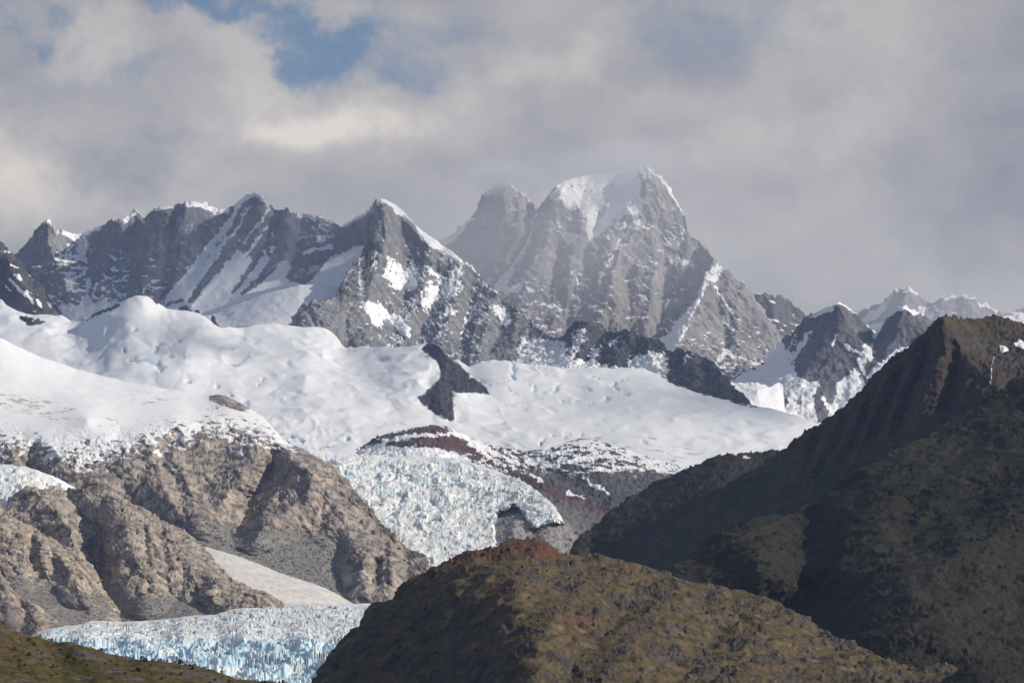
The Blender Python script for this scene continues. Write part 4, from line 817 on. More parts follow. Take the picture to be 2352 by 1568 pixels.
# --- snow-covered side glacier (pale wedge)
f = Form('pale_side_glacier', [
    [(430, 1246, 6120), (470, 1255, 6100), (500, 1262, 6080), (535, 1273, 6060), (570, 1286, 6040), (605, 1300, 6020), (640, 1314, 6000), (680, 1327, 5980), (720, 1339, 5960), (750, 1352, 5940), (780, 1367, 5920), (814, 1386, 5900)],
    [(430, 1420, 5400), (620, 1420, 5480), (814, 1400, 5850)]], 430, 814, 2.0, prof=.8, back=90, drop=.1)
f.finish(None, lambda q, n: 2.6 * fbm(q / A3(50, 90, 50), 3) + 1.2 * ridged(q / A3(14, 30, 14), 4) + .5 * fbm(q / 4, 3))
f.build(M_SERAC, {'col': mixc(mixc(const(f, (.74, .71, .67)), const(f, (.62, .60, .57)), smooth(-.2, .4, f.n_(16, 5, 2, (3, 2, 1)))), const(f, (.45, .43, .40)), .6 * smooth(.72, .9, ridged(f.q2 / A3(30, 60, 12), 3).reshape(f.X.shape)))}, 'smooth cream-coloured wedge of old ice below the scree slope', 'glacier')

# --- rounded granite domes
def domes(name, cont, x0, x1, feats, scree, off, label, tint=(1, 1, 1), back=260, orange=.5, step=1.8):
    f = Form(name, cont, x0, x1, step, prof=.62, jag=1.6, jagf=10, blur=8, back=back, drop=.5)
    f.relief(feats, 1.75)
    def g(q, n):
        X = np.concatenate([np.repeat(f.px[:1], f.nb, 0), f.px]).reshape(-1); Yq = np.concatenate([np.repeat(f.py[:1], f.nb, 0), f.py]).reshape(-1)
        sc = smooth(-10, 10, polydist(X + 10 * fbm(q / 30, 3), Yq + 8 * fbm(q / 30 + 5, 3), scree))
        return granite(off, 1.08)(q, n) * (1 - sc) + sc * (3 * fbm(q / 36, 3) + 1.4 * fbm(q / 6, 4, .7))
    f.finish(g)
    a = rock_cols(f, (.45, .38, .305), (.35, .31, .265), (.26, .24, .215), off, 42, (1, 1, 1.6))
    a = mixc(a, const(f, (.09, .083, .08)), .7 * smooth(.25, .6, ridged(f.q2 / A3(44, 44, 30) + off, 4).reshape(f.X.shape) - .12))
    a = mixc(a, const(f, (.34, .215, .14)), orange * smooth(.05, .5, f.n_(60, 3, 8 + off)) * smooth(-60, 60, f.Yp - f.Yp.mean()))
    a = plates(f, a)
    scr = smooth(-9, 9, polydist(f.X + 10 * f.n_(30, 3, 0), f.Yp + 8 * f.n_(30, 3, 5), scree))
    a = mixc(a, mixc(const(f, (.19, .18, .17)), const(f, (.25, .24, .225)), smooth(-.2, .3, f.n_(7, 4, 9))), scr) * np.array(tint, np.float32)
    f.scree = scr
    f.build(M_GRAN, {'col': a, 'snow': f.X * 0}, label, 'rock dome', smooth_=False)
    return f
SCREE2 = [(225, 1345), (330, 1370), (420, 1365), (450, 1372), (480, 1410), (520, 1440), (100, 1460), (120, 1400), (190, 1350)]
domeA = domes('granite_dome', [
    [(20, 1140, 5800), (32, 1131, 5800), (50, 1124, 5800), (74, 1119, 5800), (128, 1121, 5800), (160, 1122, 5790), (192, 1125, 5780), (243, 1135, 5750), (288, 1147, 5720), (318, 1160, 5700), (346, 1175, 5680), (372, 1189, 5650), (397, 1202, 5620), (422, 1215, 5590), (445, 1231, 5560), (462, 1247, 5530), (474, 1263, 5500), (486, 1278, 5470), (496, 1291, 5440), (510, 1308, 5400), (525, 1323, 5370), (532, 1334, 5350), (560, 1343, 5320), (582, 1350, 5300), (616, 1361, 5270), (634, 1371, 5260), (650, 1383, 5250)],
    [(20, 1240, 5520), (200, 1280, 5450), (300, 1300, 5380), (450, 1330, 5320), (560, 1380, 5230), (650, 1392, 5230)],
    [(20, 1450, 5060), (300, 1450, 5080), (650, 1450, 5120)]], 20, 650, [
    ([(285, 1150), (290, 1200), (300, 1260), (330, 1330)], (70, 90), (60, 80), .7), ([(150, 1130), (190, 1190), (215, 1250), (235, 1330)], (34, 44), (-50, -100), .9), ([(240, 1140), (225, 1200), (235, 1280)], (26, 30), (-20, -50)),
    ([(90, 1130), (130, 1180), (170, 1230)], (50, 46), (34, 40), .8), ([(380, 1200), (420, 1270), (450, 1330)], (50, 60), (30, 34), .8), ([(500, 1350), (560, 1365), (600, 1390)], (50, 40), (46, 30), .7), ([(470, 1340), (450, 1370), (470, 1400)], 24, -26), ([(330, 1210), (340, 1290)], 12, -16), ([(370, 1230), (385, 1310)], 14, -16), ([(290, 1290), (340, 1340)], 16, -14)],
    SCREE2, 41.0, 'steep rounded granite dome with a shadowed gorge on its left')
SCREE3 = [(0, 1320), (60, 1330), (120, 1345), (180, 1370), (230, 1355), (260, 1400), (220, 1450), (60, 1450), (30, 1390), (-60, 1350)]
domeB = domes('pale_granite_dome', [
    [(-180, 1040, 5600), (-60, 1120, 5450), (0, 1160, 5350), (22, 1182, 5330), (50, 1199, 5300), (84, 1219, 5280), (112, 1234, 5260), (140, 1249, 5240), (156, 1253, 5230), (168, 1258, 5220), (178, 1263, 5200), (185, 1270, 5190), (194, 1281, 5170), (202, 1294, 5150), (209, 1302, 5140), (216, 1312, 5130), (226, 1328, 5100), (240, 1350, 5080), (275, 1400, 5040)],
    [(-180, 1300, 5000), (0, 1310, 5000), (150, 1340, 5040), (275, 1410, 5030)],
    [(-180, 1460, 4850), (275, 1460, 4900)]], -180, 275, [
    ([(20, 1200), (60, 1240), (60, 1300)], (60, 60), (30, 30), .8), ([(120, 1250), (150, 1300), (180, 1350)], (50, 50), (46, 46), .7), ([(75, 1250), (72, 1290), (85, 1320)], (18, 20), (-34, -30)), ([(125, 1290), (135, 1330)], 22, -26), ([(200, 1370), (215, 1390)], 22, 18, .8)],
    SCREE3, 51.0, 'pale fractured granite dome with grey scree below, lower left', (1.05, 1.02, 1.0), 200)
domeC = domes('low_granite_knoll', [
    [(-180, 1270, 5000), (-60, 1300, 4960), (0, 1321, 4950), (28, 1342, 4940), (53, 1373, 4900), (70, 1385, 4880), (92, 1397, 4870), (115, 1414, 4850), (134, 1431, 4830), (170, 1450, 4800)],
    [(-180, 1500, 4720), (170, 1500, 4720)]], -180, 170, [
    ([(20, 1340), (20, 1400)], 40, 24, .8), ([(45, 1380), (60, 1420)], 14, -20), ([(80, 1400), (85, 1440)], 30, 24, .75)],
    [(0, 1400), (40, 1410), (60, 1440), (0, 1450)], 61.0, 'small brown granite knoll just above the grassy slope, lower left', (.92, .88, .88), 120, .6)

# --- the lower glacier with its broken front
low = Form('lower_glacier', [
    [(40, 1475, 4780), (76, 1456, 4740), (112, 1442, 4740), (150, 1437, 4800), (185, 1433, 4850), (213, 1424, 4950), (280, 1427, 5000), (340, 1424, 5030), (392, 1420, 5050), (448, 1413, 5080), (490, 1411, 5100), (526, 1399, 5150), (574, 1394, 5200), (616, 1388, 5300), (658, 1385, 5400), (740, 1385, 5500), (817, 1386, 5600), (864, 1385, 5650), (980, 1390, 5700)],
    [(40, 1490, 4400), (110, 1468, 4450), (200, 1462, 4350), (300, 1468, 4250), (420, 1472, 4180), (560, 1468, 4150), (700, 1476, 4080), (820, 1474, 4080), (980, 1480, 4080)],
    [(40, 1520, 4300), (150, 1500, 4200), (300, 1515, 4120), (420, 1515, 4100), (560, 1520, 4050), (700, 1530, 4000), (980, 1540, 4000)],
    [(40, 1640, 3950), (980, 1640, 3850)]], 40, 980, 1.45, prof=1.0, blur=5, back=150, drop=.1, ystep=1.2)
def low_disp(q, n):
    Yq = np.concatenate([np.repeat(low.py[:1], low.nb, 0), low.py]).reshape(-1)
    front = smooth(1455, 1490, Yq)
    g = seracs(1.0, 8.0, 15., (1.5, 3.2))(q, n); G = seracs(1.0, 22.0, 25., (1.0, 1.2))(q, n)
    fl = ridged(q / A3(15, 15, 70) + 3, 4) - .4; wave = ridged(q / A3(90, 60, 60) + 8, 3) - .4
    return g * 2.6 * (1 - front) + 2.5 * wave * (1 - front) + front * (7.5 * G + 5.5 * fl + 1.0 * fbm(q / 4, 3))
low.finish(None, ice_edge(low, low_disp, 10))
band = (1 - smooth(.0, .35, np.abs(low.n_(60, 3, 5, (3, 1, 1))))) * (1 - smooth(1440, 1470, low.Yp))
c = ice_col(low, blue=(.42, .68, .84), white=(.90, .92, .92), dl=.4)
front = smooth(1458, 1485, low.Yp)
c = mixc(c, const(low, (.44, .70, .84)), 0.85 * front * smooth(-.3, .25, low.n_(26, 4, 9, (1, 1, 1.6))))
c = mixc(c, const(low, (.50, .48, .46)), .5 * band)
low.build(M_SERAC, {'col': c}, 'flat lower glacier ending in a blue broken ice front', 'glacier', smooth_=False)

# ================================================================== dark slopes on the right and in front
M_HILL = material('heath', U(2600), grain=(.68, 1.32), bump=.8, fine=.9)
M_MTN = material('dark_slope', U(4200), grain=(.7, 1.3), bump=.8)
ridge = Form('middle_ridge', [
    [(1230, 1330, 5000), (1290, 1290, 5050), (1308, 1272, 5050), (1330, 1230, 5150), (1355, 1214, 5200), (1378, 1198, 5250), (1395, 1182, 5250), (1410, 1167, 5300), (1440, 1145, 5350), (1470, 1129, 5400), (1490, 1115, 5400), (1505, 1107, 5400), (1541, 1094, 5400), (1570, 1079, 5400), (1613, 1061, 5400), (1649, 1047, 5400), (1678, 1041, 5400), (1721, 1040, 5400), (1793, 1034, 5400), (1880, 1010, 5400), (2000, 1000, 5400)],
    [(1230, 1370, 5200), (1500, 1370, 4700), (2000, 1300, 4700)]], 1230, 2000, 2.3, extra=[(1350, 1300, 5150), (1500, 1250, 4960), (1650, 1150, 5050), (1600, 1250, 4820)], prof=.7, jag=3, jagf=14, back=300)
ridge.relief([([(1640, 1060), (1560, 1120), (1480, 1180)], (60, 60), (40, 26), .8), ([(1700, 1050), (1690, 1120)], 40, 20), ([(1440, 1150), (1400, 1220)], 40, 24, .8)])
ridge.finish(crag(6, 5, 1.7, 2.4, flute=.7, off=71))
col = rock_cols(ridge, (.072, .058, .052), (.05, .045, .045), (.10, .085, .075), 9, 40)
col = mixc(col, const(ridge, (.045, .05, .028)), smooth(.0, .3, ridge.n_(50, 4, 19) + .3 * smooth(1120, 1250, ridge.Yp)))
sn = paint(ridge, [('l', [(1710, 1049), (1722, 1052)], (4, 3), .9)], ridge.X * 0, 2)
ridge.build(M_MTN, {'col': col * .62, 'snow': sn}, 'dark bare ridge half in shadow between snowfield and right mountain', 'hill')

mtn = Form('dark_right_mountain', [
    [(1300, 1400, 4700), (1400, 1330, 4780), (1500, 1240, 4840), (1600, 1160, 4900), (1700, 1095, 4960), (1760, 1060, 4990), (1804, 1029, 4830), (1835, 1004, 4830), (1865, 982, 4830), (1900, 962, 4830), (1930, 942, 4830), (1965, 910, 4830), (1995, 881, 4820), (2009, 857, 4820), (2038, 831, 4820), (2060, 818, 4815), (2081, 802, 4810), (2100, 785, 4810), (2117, 767, 4800), (2130, 753, 4800), (2139, 744, 4800), (2150, 733, 4800), (2164, 726, 4800), (2189, 727, 4850), (2218, 732, 4950), (2243, 734, 5000), (2265, 727, 5050), (2290, 725, 5050), (2315, 732, 5050), (2351, 744, 5050), (2420, 765, 5000), (2520, 790, 4950), (2700, 780, 4900), (3000, 700, 4800)],
    [(1300, 1420, 4600), (1800, 1200, 4560), (1950, 1050, 4660), (2050, 970, 4660), (2170, 900, 4600), (2280, 850, 4600), (2400, 850, 4560), (3000, 900, 4500)],
    [(1300, 1480, 4100), (1800, 1350, 4100), (3000, 1250, 4050)]], 1300, 2700, 2.2, extra=[(2050, 1040, 4560), (2200, 960, 4480), (2130, 860, 4690)], prof=.9, jag=2.5, jagf=16, back=500, drop=.6)
mtn.relief([
    ([(2168, 728), (2165, 790), (2150, 850), (2120, 920), (2095, 1000)], (44, 70), (60, 50), .8), ([(2168, 728), (2210, 800), (2240, 860), (2260, 930)], (40, 60), (40, 50), .8),
    ([(2100, 800), (2080, 880), (2050, 960), (2020, 1050)], (30, 40), (36, 36)), ([(2135, 770), (2120, 830), (2090, 900), (2060, 980)], (18, 24), (-34, -40)), ([(2190, 790), (2190, 860), (2170, 940)], (18, 26), (-34, -40)),
    ([(2040, 850), (2010, 930), (1975, 1010), (1950, 1080)], (30, 40), (34, 36)), ([(2070, 850), (2045, 920), (2010, 1000)], (16, 22), (-26, -30)), ([(1980, 920), (1945, 990), (1910, 1060)], (30, 36), (34, 30)), ([(2000, 910), (1975, 990), (1940, 1060)], (14, 20), (-26, -26)),
    ([(1920, 960), (1890, 1030), (1850, 1100)], (28, 34), (30, 28)), ([(1865, 990), (1830, 1070), (1790, 1140)], (28, 34), (28, 26)), ([(1940, 960), (1915, 1030), (1880, 1090)], (14, 18), (-22, -20)), ([(1885, 990), (1855, 1060)], 14, -20),
    ([(2240, 870), (2230, 940), (2200, 1000)], (20, 26), (-26, -30)), ([(2290, 860), (2300, 940)], (30, 40), (30, 30))], 1.7)
mtn.finish(lambda q, n: crag(8, 7, 1.8, 2.6, flute=.35, off=81)(q, n) + 7 * (ridged((q + 10 * fbm(q / 40, 2)[:, None]) / A3(30, 30, 150) + 3, 3, .5) - .4))
upper = paint(mtn, [('p', [(2150, 725), (2250, 725), (2450, 740), (2760, 700), (2760, 900), (2352, 870), (2290, 855), (2250, 840), (2215, 800), (2185, 760)], 10, 1)], None, 8)
col = rock_cols(mtn, (.062, .048, .040), (.042, .036, .034), (.085, .068, .056), 9, 46, (1, 1, 2.4))
col = mixc(col, const(mtn, (.095, .075, .03)), .8 * upper * smooth(-.2, .3, mtn.n_(50, 4, 23)))
col = mixc(col, const(mtn, (.075, .068, .062)), .8 * paint(mtn, [('p', [(2200, 770), (2290, 780), (2350, 800), (2360, 850), (2280, 830), (2220, 800)], 12, 1)], None, 8))
col = mixc(col, const(mtn, (.03, .042, .02)), smooth(.02, .3, mtn.n_(44, 4, 29) + .35 * smooth(900, 1100, mtn.Yp) - .16))
sn = paint(mtn, [('l', [(2284, 818), (2279, 838), (2278, 870), (2272, 894)], (1.3, 1.1), .8), ('p', [(2294, 796), (2308, 796), (2321, 803), (2316, 808), (2300, 804)], 1.5, 1), ('p', [(2324, 789), (2345, 785), (2400, 788), (2400, 806), (2352, 804)], 1.5, 1)], mtn.X * 0, 1.5)
mtn.build(M_MTN, {'col': col * 1.0, 'snow': sn}, 'tall dark brown mountain with gullied face on the right', 'mountain')

near = Form('wooded_right_slope', [
    [(1440, 1360, 3350), (1500, 1326, 3400), (1520, 1314, 3420), (1560, 1290, 3450), (1600, 1262, 3480), (1640, 1237, 3500), (1680, 1215, 3540), (1720, 1200, 3570), (1760, 1190, 3600), (1810, 1182, 3640), (1870, 1150, 3700), (1930, 1110, 3750), (1985, 1068, 3800), (2034, 1037, 3850), (2088, 1014, 3900), (2120, 1000, 3950), (2153, 986, 4000), (2189, 960, 4020), (2220, 944, 4050), (2250, 928, 4060), (2297, 898, 4100), (2351, 862, 4120), (2420, 815, 4150), (2520, 740, 4180), (2650, 650, 4200), (2800, 600, 4250), (3000, 600, 4300), (3150, 620, 4300)],  # unseen crest beyond the right edge is shaped to cast shade on the slopes
    [(1440, 1400, 3250), (1800, 1330, 3300), (2100, 1250, 3450), (2352, 1180, 3550), (3150, 1100, 3700)],
    [(1440, 1650, 2900), (1900, 1520, 2950), (2352, 1500, 2950), (3150, 1500, 2950)],
    [(1440, 1750, 2750), (3150, 1750, 2700)]], 1440, 2900, 2.3, extra=[(1700, 1240, 3450), (1740, 1290, 3330), (1850, 1250, 3560), (1850, 1350, 3470), (1800, 1420, 3380), (1900, 1440, 3260), (2060, 1200, 3480), (2020, 1300, 3300), (2000, 1400, 3100), (2100, 1350, 3130), (2200, 1200, 3480), (2250, 1300, 3300), (2300, 1400, 3120), (2352, 1250, 3480)], prof=.8, jag=3, jagf=9, blur=8, back=300, drop=.3)
near.relief([
    ([(1700, 1205), (1740, 1250), (1800, 1300)], (90, 90), (50, 40), .8), ([(1850, 1170), (1880, 1240), (1840, 1330), (1800, 1400)], (60, 80), (-70, -90), .9), ([(2352, 1080), (2200, 1170), (2060, 1260), (1960, 1350), (1900, 1440)], (60, 80), (-50, -80), .9),
    ([(2352, 1130), (2280, 1240), (2230, 1350), (2180, 1440)], (110, 120), (60, 50), .8), ([(2110, 1010), (2020, 1120), (1960, 1200), (1900, 1290)], (80, 80), (50, 60), .8), ([(2352, 920), (2230, 1030), (2130, 1130)], (70, 80), (40, 40), .8), ([(2250, 1000), (2150, 1090), (2060, 1200)], (30, 40), (-30, -40)),
    ([(1980, 1440), (2100, 1420), (2200, 1460)], 60, 30, .8), ([(2352, 1390), (2250, 1440), (2150, 1510)], (50, 50), (-40, -30)), ([(2400, 1450), (2280, 1500)], 60, 20, .8)])
def near_disp(q, n):
    k = smooth(-.1, .3, fbm(q / A3(80, 80, 50) + 5, 3))
    return crag(7, 5, 1.6, 3.0, flute=1.2, off=91)(q, n) * (.3 + .7 * k) + 7 * fbm(q / A3(60, 60, 34) + 3, 3) + 1.6 * fbm(q / 5, 3)
near.finish(ledges(91, 1.1))
NR = PLATE['rock'].reshape(near.X.shape)
tree = (1 - .6 * NR) * smooth(.02, .3, near.n_(46, 4, 39) + .22 * smooth(1320, 1150, near.Yp) - .04)
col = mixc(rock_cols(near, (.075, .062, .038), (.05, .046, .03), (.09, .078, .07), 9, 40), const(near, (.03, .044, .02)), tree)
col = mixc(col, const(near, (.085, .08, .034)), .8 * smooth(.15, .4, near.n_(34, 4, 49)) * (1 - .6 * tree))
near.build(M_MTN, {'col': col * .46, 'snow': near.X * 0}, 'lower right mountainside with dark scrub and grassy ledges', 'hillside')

lr = Form('corner_knoll', [
    [(2130, 1580, 2000), (2185, 1548, 2000), (2203, 1538, 2000), (2225, 1524, 2000), (2243, 1515, 2000), (2260, 1511, 2000), (2279, 1509, 2000), (2351, 1508, 2000), (2450, 1500, 2000)],
    [(2130, 1680, 1850), (2450, 1680, 1850)]], 2130, 2450, 2.4, prof=.6, jag=2.5, jagf=10, back=120)
lr.finish(slopes(5, 4, 1.6, 101, 1, 2))
lr.build(M_HILL, {'col': rock_cols(lr, (.04, .036, .03), (.03, .03, .022), (.055, .05, .035), 4, 40), 'snow': lr.X * 0}, 'low dark knoll in the bottom right corner', 'hill')

hill = Form('foreground_hill', [
    [(690, 1620, 2560), (718, 1568, 2570), (736, 1543, 2575), (749, 1511, 2580), (765, 1492, 2585), (781, 1475, 2590), (800, 1457, 2595), (821, 1439, 2600), (838, 1415, 2605), (853, 1395, 2610), (867, 1387, 2610), (885, 1384, 2610), (903, 1377, 2610), (918, 1356, 2615), (939, 1334, 2620), (955, 1320, 2625), (968, 1309, 2630), (997, 1296, 2580), (1040, 1288, 2600), (1058, 1273, 2610), (1087, 1261, 2620), (1116, 1257, 2630), (1130, 1260, 2640), (1145, 1250, 2650), (1159, 1242, 2650), (1184, 1239, 2660), (1213, 1237, 2670), (1225, 1232, 2670), (1240, 1232, 2670), (1252, 1238, 2660), (1266, 1248, 2650), (1278, 1262, 2640), (1287, 1273, 2650), (1314, 1271, 2660), (1361, 1275, 2680), (1415, 1285, 2680), (1505, 1308, 2680), (1537, 1317, 2680), (1559, 1331, 2670), (1606, 1339, 2660), (1667, 1350, 2650), (1735, 1364, 2640), (1768, 1380, 2630), (1811, 1397, 2610), (1851, 1418, 2600), (1883, 1446, 2580), (1937, 1468, 2560), (1980, 1490, 2530), (2023, 1513, 2500), (2081, 1524, 2480), (2153, 1527, 2460), (2203, 1538, 2440), (2260, 1560, 2400), (2450, 1600, 2300)],
    [(690, 1640, 2540), (900, 1450, 2540), (1050, 1370, 2490), (1180, 1340, 2430), (1300, 1360, 2480), (1500, 1400, 2470), (1800, 1470, 2460), (2450, 1620, 2250)],
    [(690, 1700, 2520), (900, 1700, 2330), (1150, 1700, 2120), (1400, 1700, 2080), (1700, 1700, 2100), (2450, 1700, 2100)]], 690, 2450, 1.9, extra=[(1200, 1420, 2340), (1180, 1500, 2260), (1150, 1580, 2200), (900, 1540, 2500), (1000, 1480, 2460), (1020, 1580, 2370), (1400, 1500, 2300), (1700, 1560, 2300), (2000, 1570, 2330)], prof=.7, jag=1.6, jagf=12, blur=8, back=420, drop=.45)
hill.relief([
    ([(1230, 1235), (1160, 1290), (1060, 1340), (980, 1400), (940, 1470)], (80, 100), (40, 20), .8), ([(1110, 1260), (1060, 1290)], 40, 20, .8), ([(1300, 1280), (1260, 1350), (1200, 1420), (1140, 1500), (1100, 1568)], (50, 80), (-30, -70), .9),
    ([(1420, 1300), (1350, 1370), (1260, 1440), (1230, 1500)], (80, 90), (40, 50), .8), ([(1480, 1350), (1420, 1420), (1360, 1500), (1300, 1568)], (40, 60), (-30, -50)), ([(1600, 1360), (1520, 1430), (1440, 1500), (1400, 1568)], (80, 90), (36, 44), .8),
    ([(1700, 1420), (1620, 1480), (1560, 1568)], (40, 50), (-24, -30)), ([(1760, 1400), (1740, 1480), (1700, 1568)], (80, 90), (30, 34), .8), ([(1180, 1330), (1120, 1380), (1080, 1440)], 40, -24), ([(1230, 1340), (1190, 1390)], 50, 26, .8)])
def hill_disp(q, n):
    k = smooth(-.15, .3, fbm(q / A3(90, 90, 60) + 5, 3))
    return crag(7, 6, 1.6, 3.4, flute=1.1, off=111)(q, n) * (.35 + .65 * k) + 5 * fbm(q / 40 + 3, 3) + 1.4 * fbm(q / 5, 3)
hill.finish(ledges(111, 1.15))
HR, HT = PLATE['rock'].reshape(hill.X.shape), PLATE['tone'].reshape(hill.X.shape)
nz = hill.N[..., 2] + .12 * hill.n_(20, 4, 4)
veg = np.clip(1 - HR * (.75 + .5 * hill.n_(12, 4, 5)), 0, 1) * smooth(.25, .5, nz)
rock = rock_cols(hill, (.12, .10, .092), (.075, .064, .062), (.18, .155, .14), 14, 30)
redm = paint(hill, [('p', [(1100, 1262), (1225, 1228), (1290, 1270), (1270, 1290), (1180, 1275), (1060, 1300), (1000, 1310), (1020, 1290)], 12, .95), ('p', [(960, 1320), (1120, 1290), (1200, 1330), (1190, 1400), (1060, 1370)], 24, .35), ('p', [(1280, 1400), (1360, 1420), (1330, 1480), (1290, 1460)], 12, .6)], None, 10)
redm = np.clip(redm + .5 * smooth(.25, .5, hill.n_(50, 4, 77)) * smooth(1500, 1300, hill.X), 0, 1)
rock = mixc(rock, const(hill, (.17, .07, .045)), redm)
g = mixc(const(hill, (.175, .122, .064)), const(hill, (.085, .078, .036)), smooth(-.25, .3, hill.n_(26, 4, 71)))
g = mixc(g, const(hill, (.24, .175, .11)), smooth(.1, .5, hill.n_(40, 4, 72)))
rock = rock * (.75 + .5 * HT)[..., None]
col = mixc(rock, g, veg * (1 - .75 * redm * smooth(1330, 1290, hill.Yp)))
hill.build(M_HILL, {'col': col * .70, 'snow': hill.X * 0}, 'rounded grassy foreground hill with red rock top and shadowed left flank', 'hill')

M_FG = material('grass_and_rock', U(1250), grain=(.7, 1.3), bump=.9, fine=.9)
fg = Form('grassy_near_slope', [
    [(-260, 1330, 1330), (-100, 1390, 1320), (-40, 1412, 1310), (0, 1426, 1300), (28, 1440, 1300), (45, 1451, 1300), (76, 1459, 1300), (112, 1471, 1300), (134, 1476, 1300), (168, 1474, 1300), (196, 1485, 1290), (238, 1496, 1290), (266, 1504, 1290), (322, 1513, 1280), (386, 1520, 1280), (448, 1524, 1280), (504, 1542, 1270), (546, 1557, 1270), (588, 1562, 1270), (658, 1566, 1260), (740, 1580, 1250), (900, 1620, 1240)],
    [(-260, 1720, 1080), (900, 1720, 1120)]], -260, 900, 1.8, prof=.75, jag=1.3, jagf=9, blur=5, back=150, drop=.35)
fg.relief([([(160, 1476), (220, 1520), (300, 1568)], (50, 60), (34, 30), .8), ([(120, 1480), (160, 1530), (200, 1568)], 26, -16), ([(0, 1440), (60, 1500), (100, 1568)], 50, 22, .8), ([(330, 1520), (400, 1568)], 30, 14)])
def fg_disp(q, n):
    k = smooth(-.2, .25, fbm(q / A3(70, 40, 30) + 5, 3))
    return 6 * fbm(q / 60, 3) + (2.2 * (ridged(q / A3(22, 22, 14), 4) - .4) + 1.8 * worley(q / A3(26, 26, 9))[3]) * (.3 + k) + .9 * fbm(q / 5, 3)
fg.finish(fg_disp)
rk = smooth(.12, .3, fg.n_(34, 5, 7, (2.2, 2, .6)) + .1 * (fg.X / 600) - .02)
rock = rock_cols(fg, (.115, .10, .095), (.07, .062, .06), (.16, .145, .135), 14, 16, (2, 2, .6))
g = mixc(const(fg, (.115, .082, .03)), const(fg, (.058, .048, .02)), smooth(-.25, .3, fg.n_(22, 5, 71)))
g = mixc(g, const(fg, (.05, .055, .015)), paint(fg, [('p', [(130, 1520), (230, 1530), (240, 1568), (150, 1580)], 16, .8)], None, 10))
fg.build(M_FG, {'col': mixc(g, rock, rk), 'snow': fg.X * 0}, 'ochre grassy slope with rock slabs in the bottom left corner', 'hillside')
# ------------------------------------------------------------------ water of the fjord under everything
M_WATER = bpy.data.materials.new('fjord_water'); M_WATER.use_nodes = True
_b = M_WATER.node_tree.nodes['Principled BSDF']; _b.inputs['Base Color'].default_value = (.05, .075, .08, 1); _b.inputs['Roughness'].default_value = .12
def sheet(name, x0, x1, y0, y1, z, mat, label, cat):
    me = bpy.data.meshes.new(name); me.from_pydata([(x0, y0, z), (x1, y0, z), (x1, y1, z), (x0, y1, z)], [], [(0, 1, 2, 3)]); me.materials.append(mat)
    o = bpy.data.objects.new(name, me); C.objects.link(o); o['kind'] = 'structure'; o['label'] = label; o['category'] = cat
sheet('water', -30000, 30000, -3000, 40000, 0, M_WATER, 'grey-green fjord water at the foot of the slopes', 'water')

# ------------------------------------------------------------------ rubble, bushes, trees
def at(f, px, py):
    c = int(np.clip(round((px - f.xs[0]) / f.step), 0, len(f.xs) - 1))
    r = f.nb + int(np.clip(np.searchsorted(f.py[:, c], py), 0, f.py.shape[0] - 1))
    return f.P[r, c], f.N[r, c]
rr = np.random.RandomState(5)
ROCK = np.array([(1, 0, 0), (-1, 0, 0), (0, 1, 0), (0, -1, 0), (0, 0, .8), (0, 0, -.6)], float)
RF = [(0, 2, 4), (2, 1, 4), (1, 3, 4), (3, 0, 4), (2, 0, 5), (1, 2, 5), (3, 1, 5), (0, 3, 5)]
def rubble(name, f, mask, n, s0, s1, mat, label, cat):
    w = (mask * (f.Yp > f.Yp.min() + 2)).reshape(-1); w = w / w.sum()
    idx = rr.choice(w.size, n, p=w); P = f.P.reshape(-1, 3)[idx]
    sz = (s0 + (s1 - s0) * rr.rand(n) ** 5) * f.u
    V = ROCK[None] * (.6 + .8 * rr.rand(n, 6, 1)) * sz[:, None, None] * (.7 + .6 * rr.rand(n, 1, 3))
    a = rr.rand(n) * 6.3; ca, sa = np.cos(a)[:, None], np.sin(a)[:, None]
    V = np.stack([V[..., 0] * ca - V[..., 1] * sa, V[..., 0] * sa + V[..., 1] * ca, V[..., 2]], -1) + P[:, None]
    F_ = (np.array(RF)[None] + 6 * np.arange(n)[:, None, None]).reshape(-1, 3)
    me = bpy.data.meshes.new(name); me.from_pydata(V.reshape(-1, 3).tolist(), [], F_.tolist()); me.materials.append(mat)
    c = np.repeat(np.array([(.17, .165, .155), (.24, .225, .205), (.30, .27, .235), (.12, .115, .11)])[rr.randint(0, 4, n)], 6, 0)
    at_ = me.attributes.new('col', 'FLOAT_COLOR', 'POINT'); at_.data.foreach_set('color', np.concatenate([c, np.ones((len(c), 1))], 1).astype(np.float32).reshape(-1))
    TRIS[0] += len(F_)
    o = bpy.data.objects.new(name, me); C.objects.link(o); o['kind'] = 'stuff'; o['label'] = label; o['category'] = cat
M_RUB = material('rubble', U(5600), grain=(.7, 1.3), bump=.3, snow=False)
rubble('rubble', gran, scr * (gran.Yp > 1180), 6500, .7, 4.2, M_RUB, 'grey scree and boulders under the granite buttresses', 'scree')
rubble('rubble', domeA, domeA.scree, 2600, .7, 4.0, M_RUB, 'grey scree and boulders at the foot of the steep rounded dome', 'scree')
rubble('rubble', domeB, domeB.scree, 2400, .7, 3.6, M_RUB, 'pale scree fan below the fractured dome, lower left', 'scree')

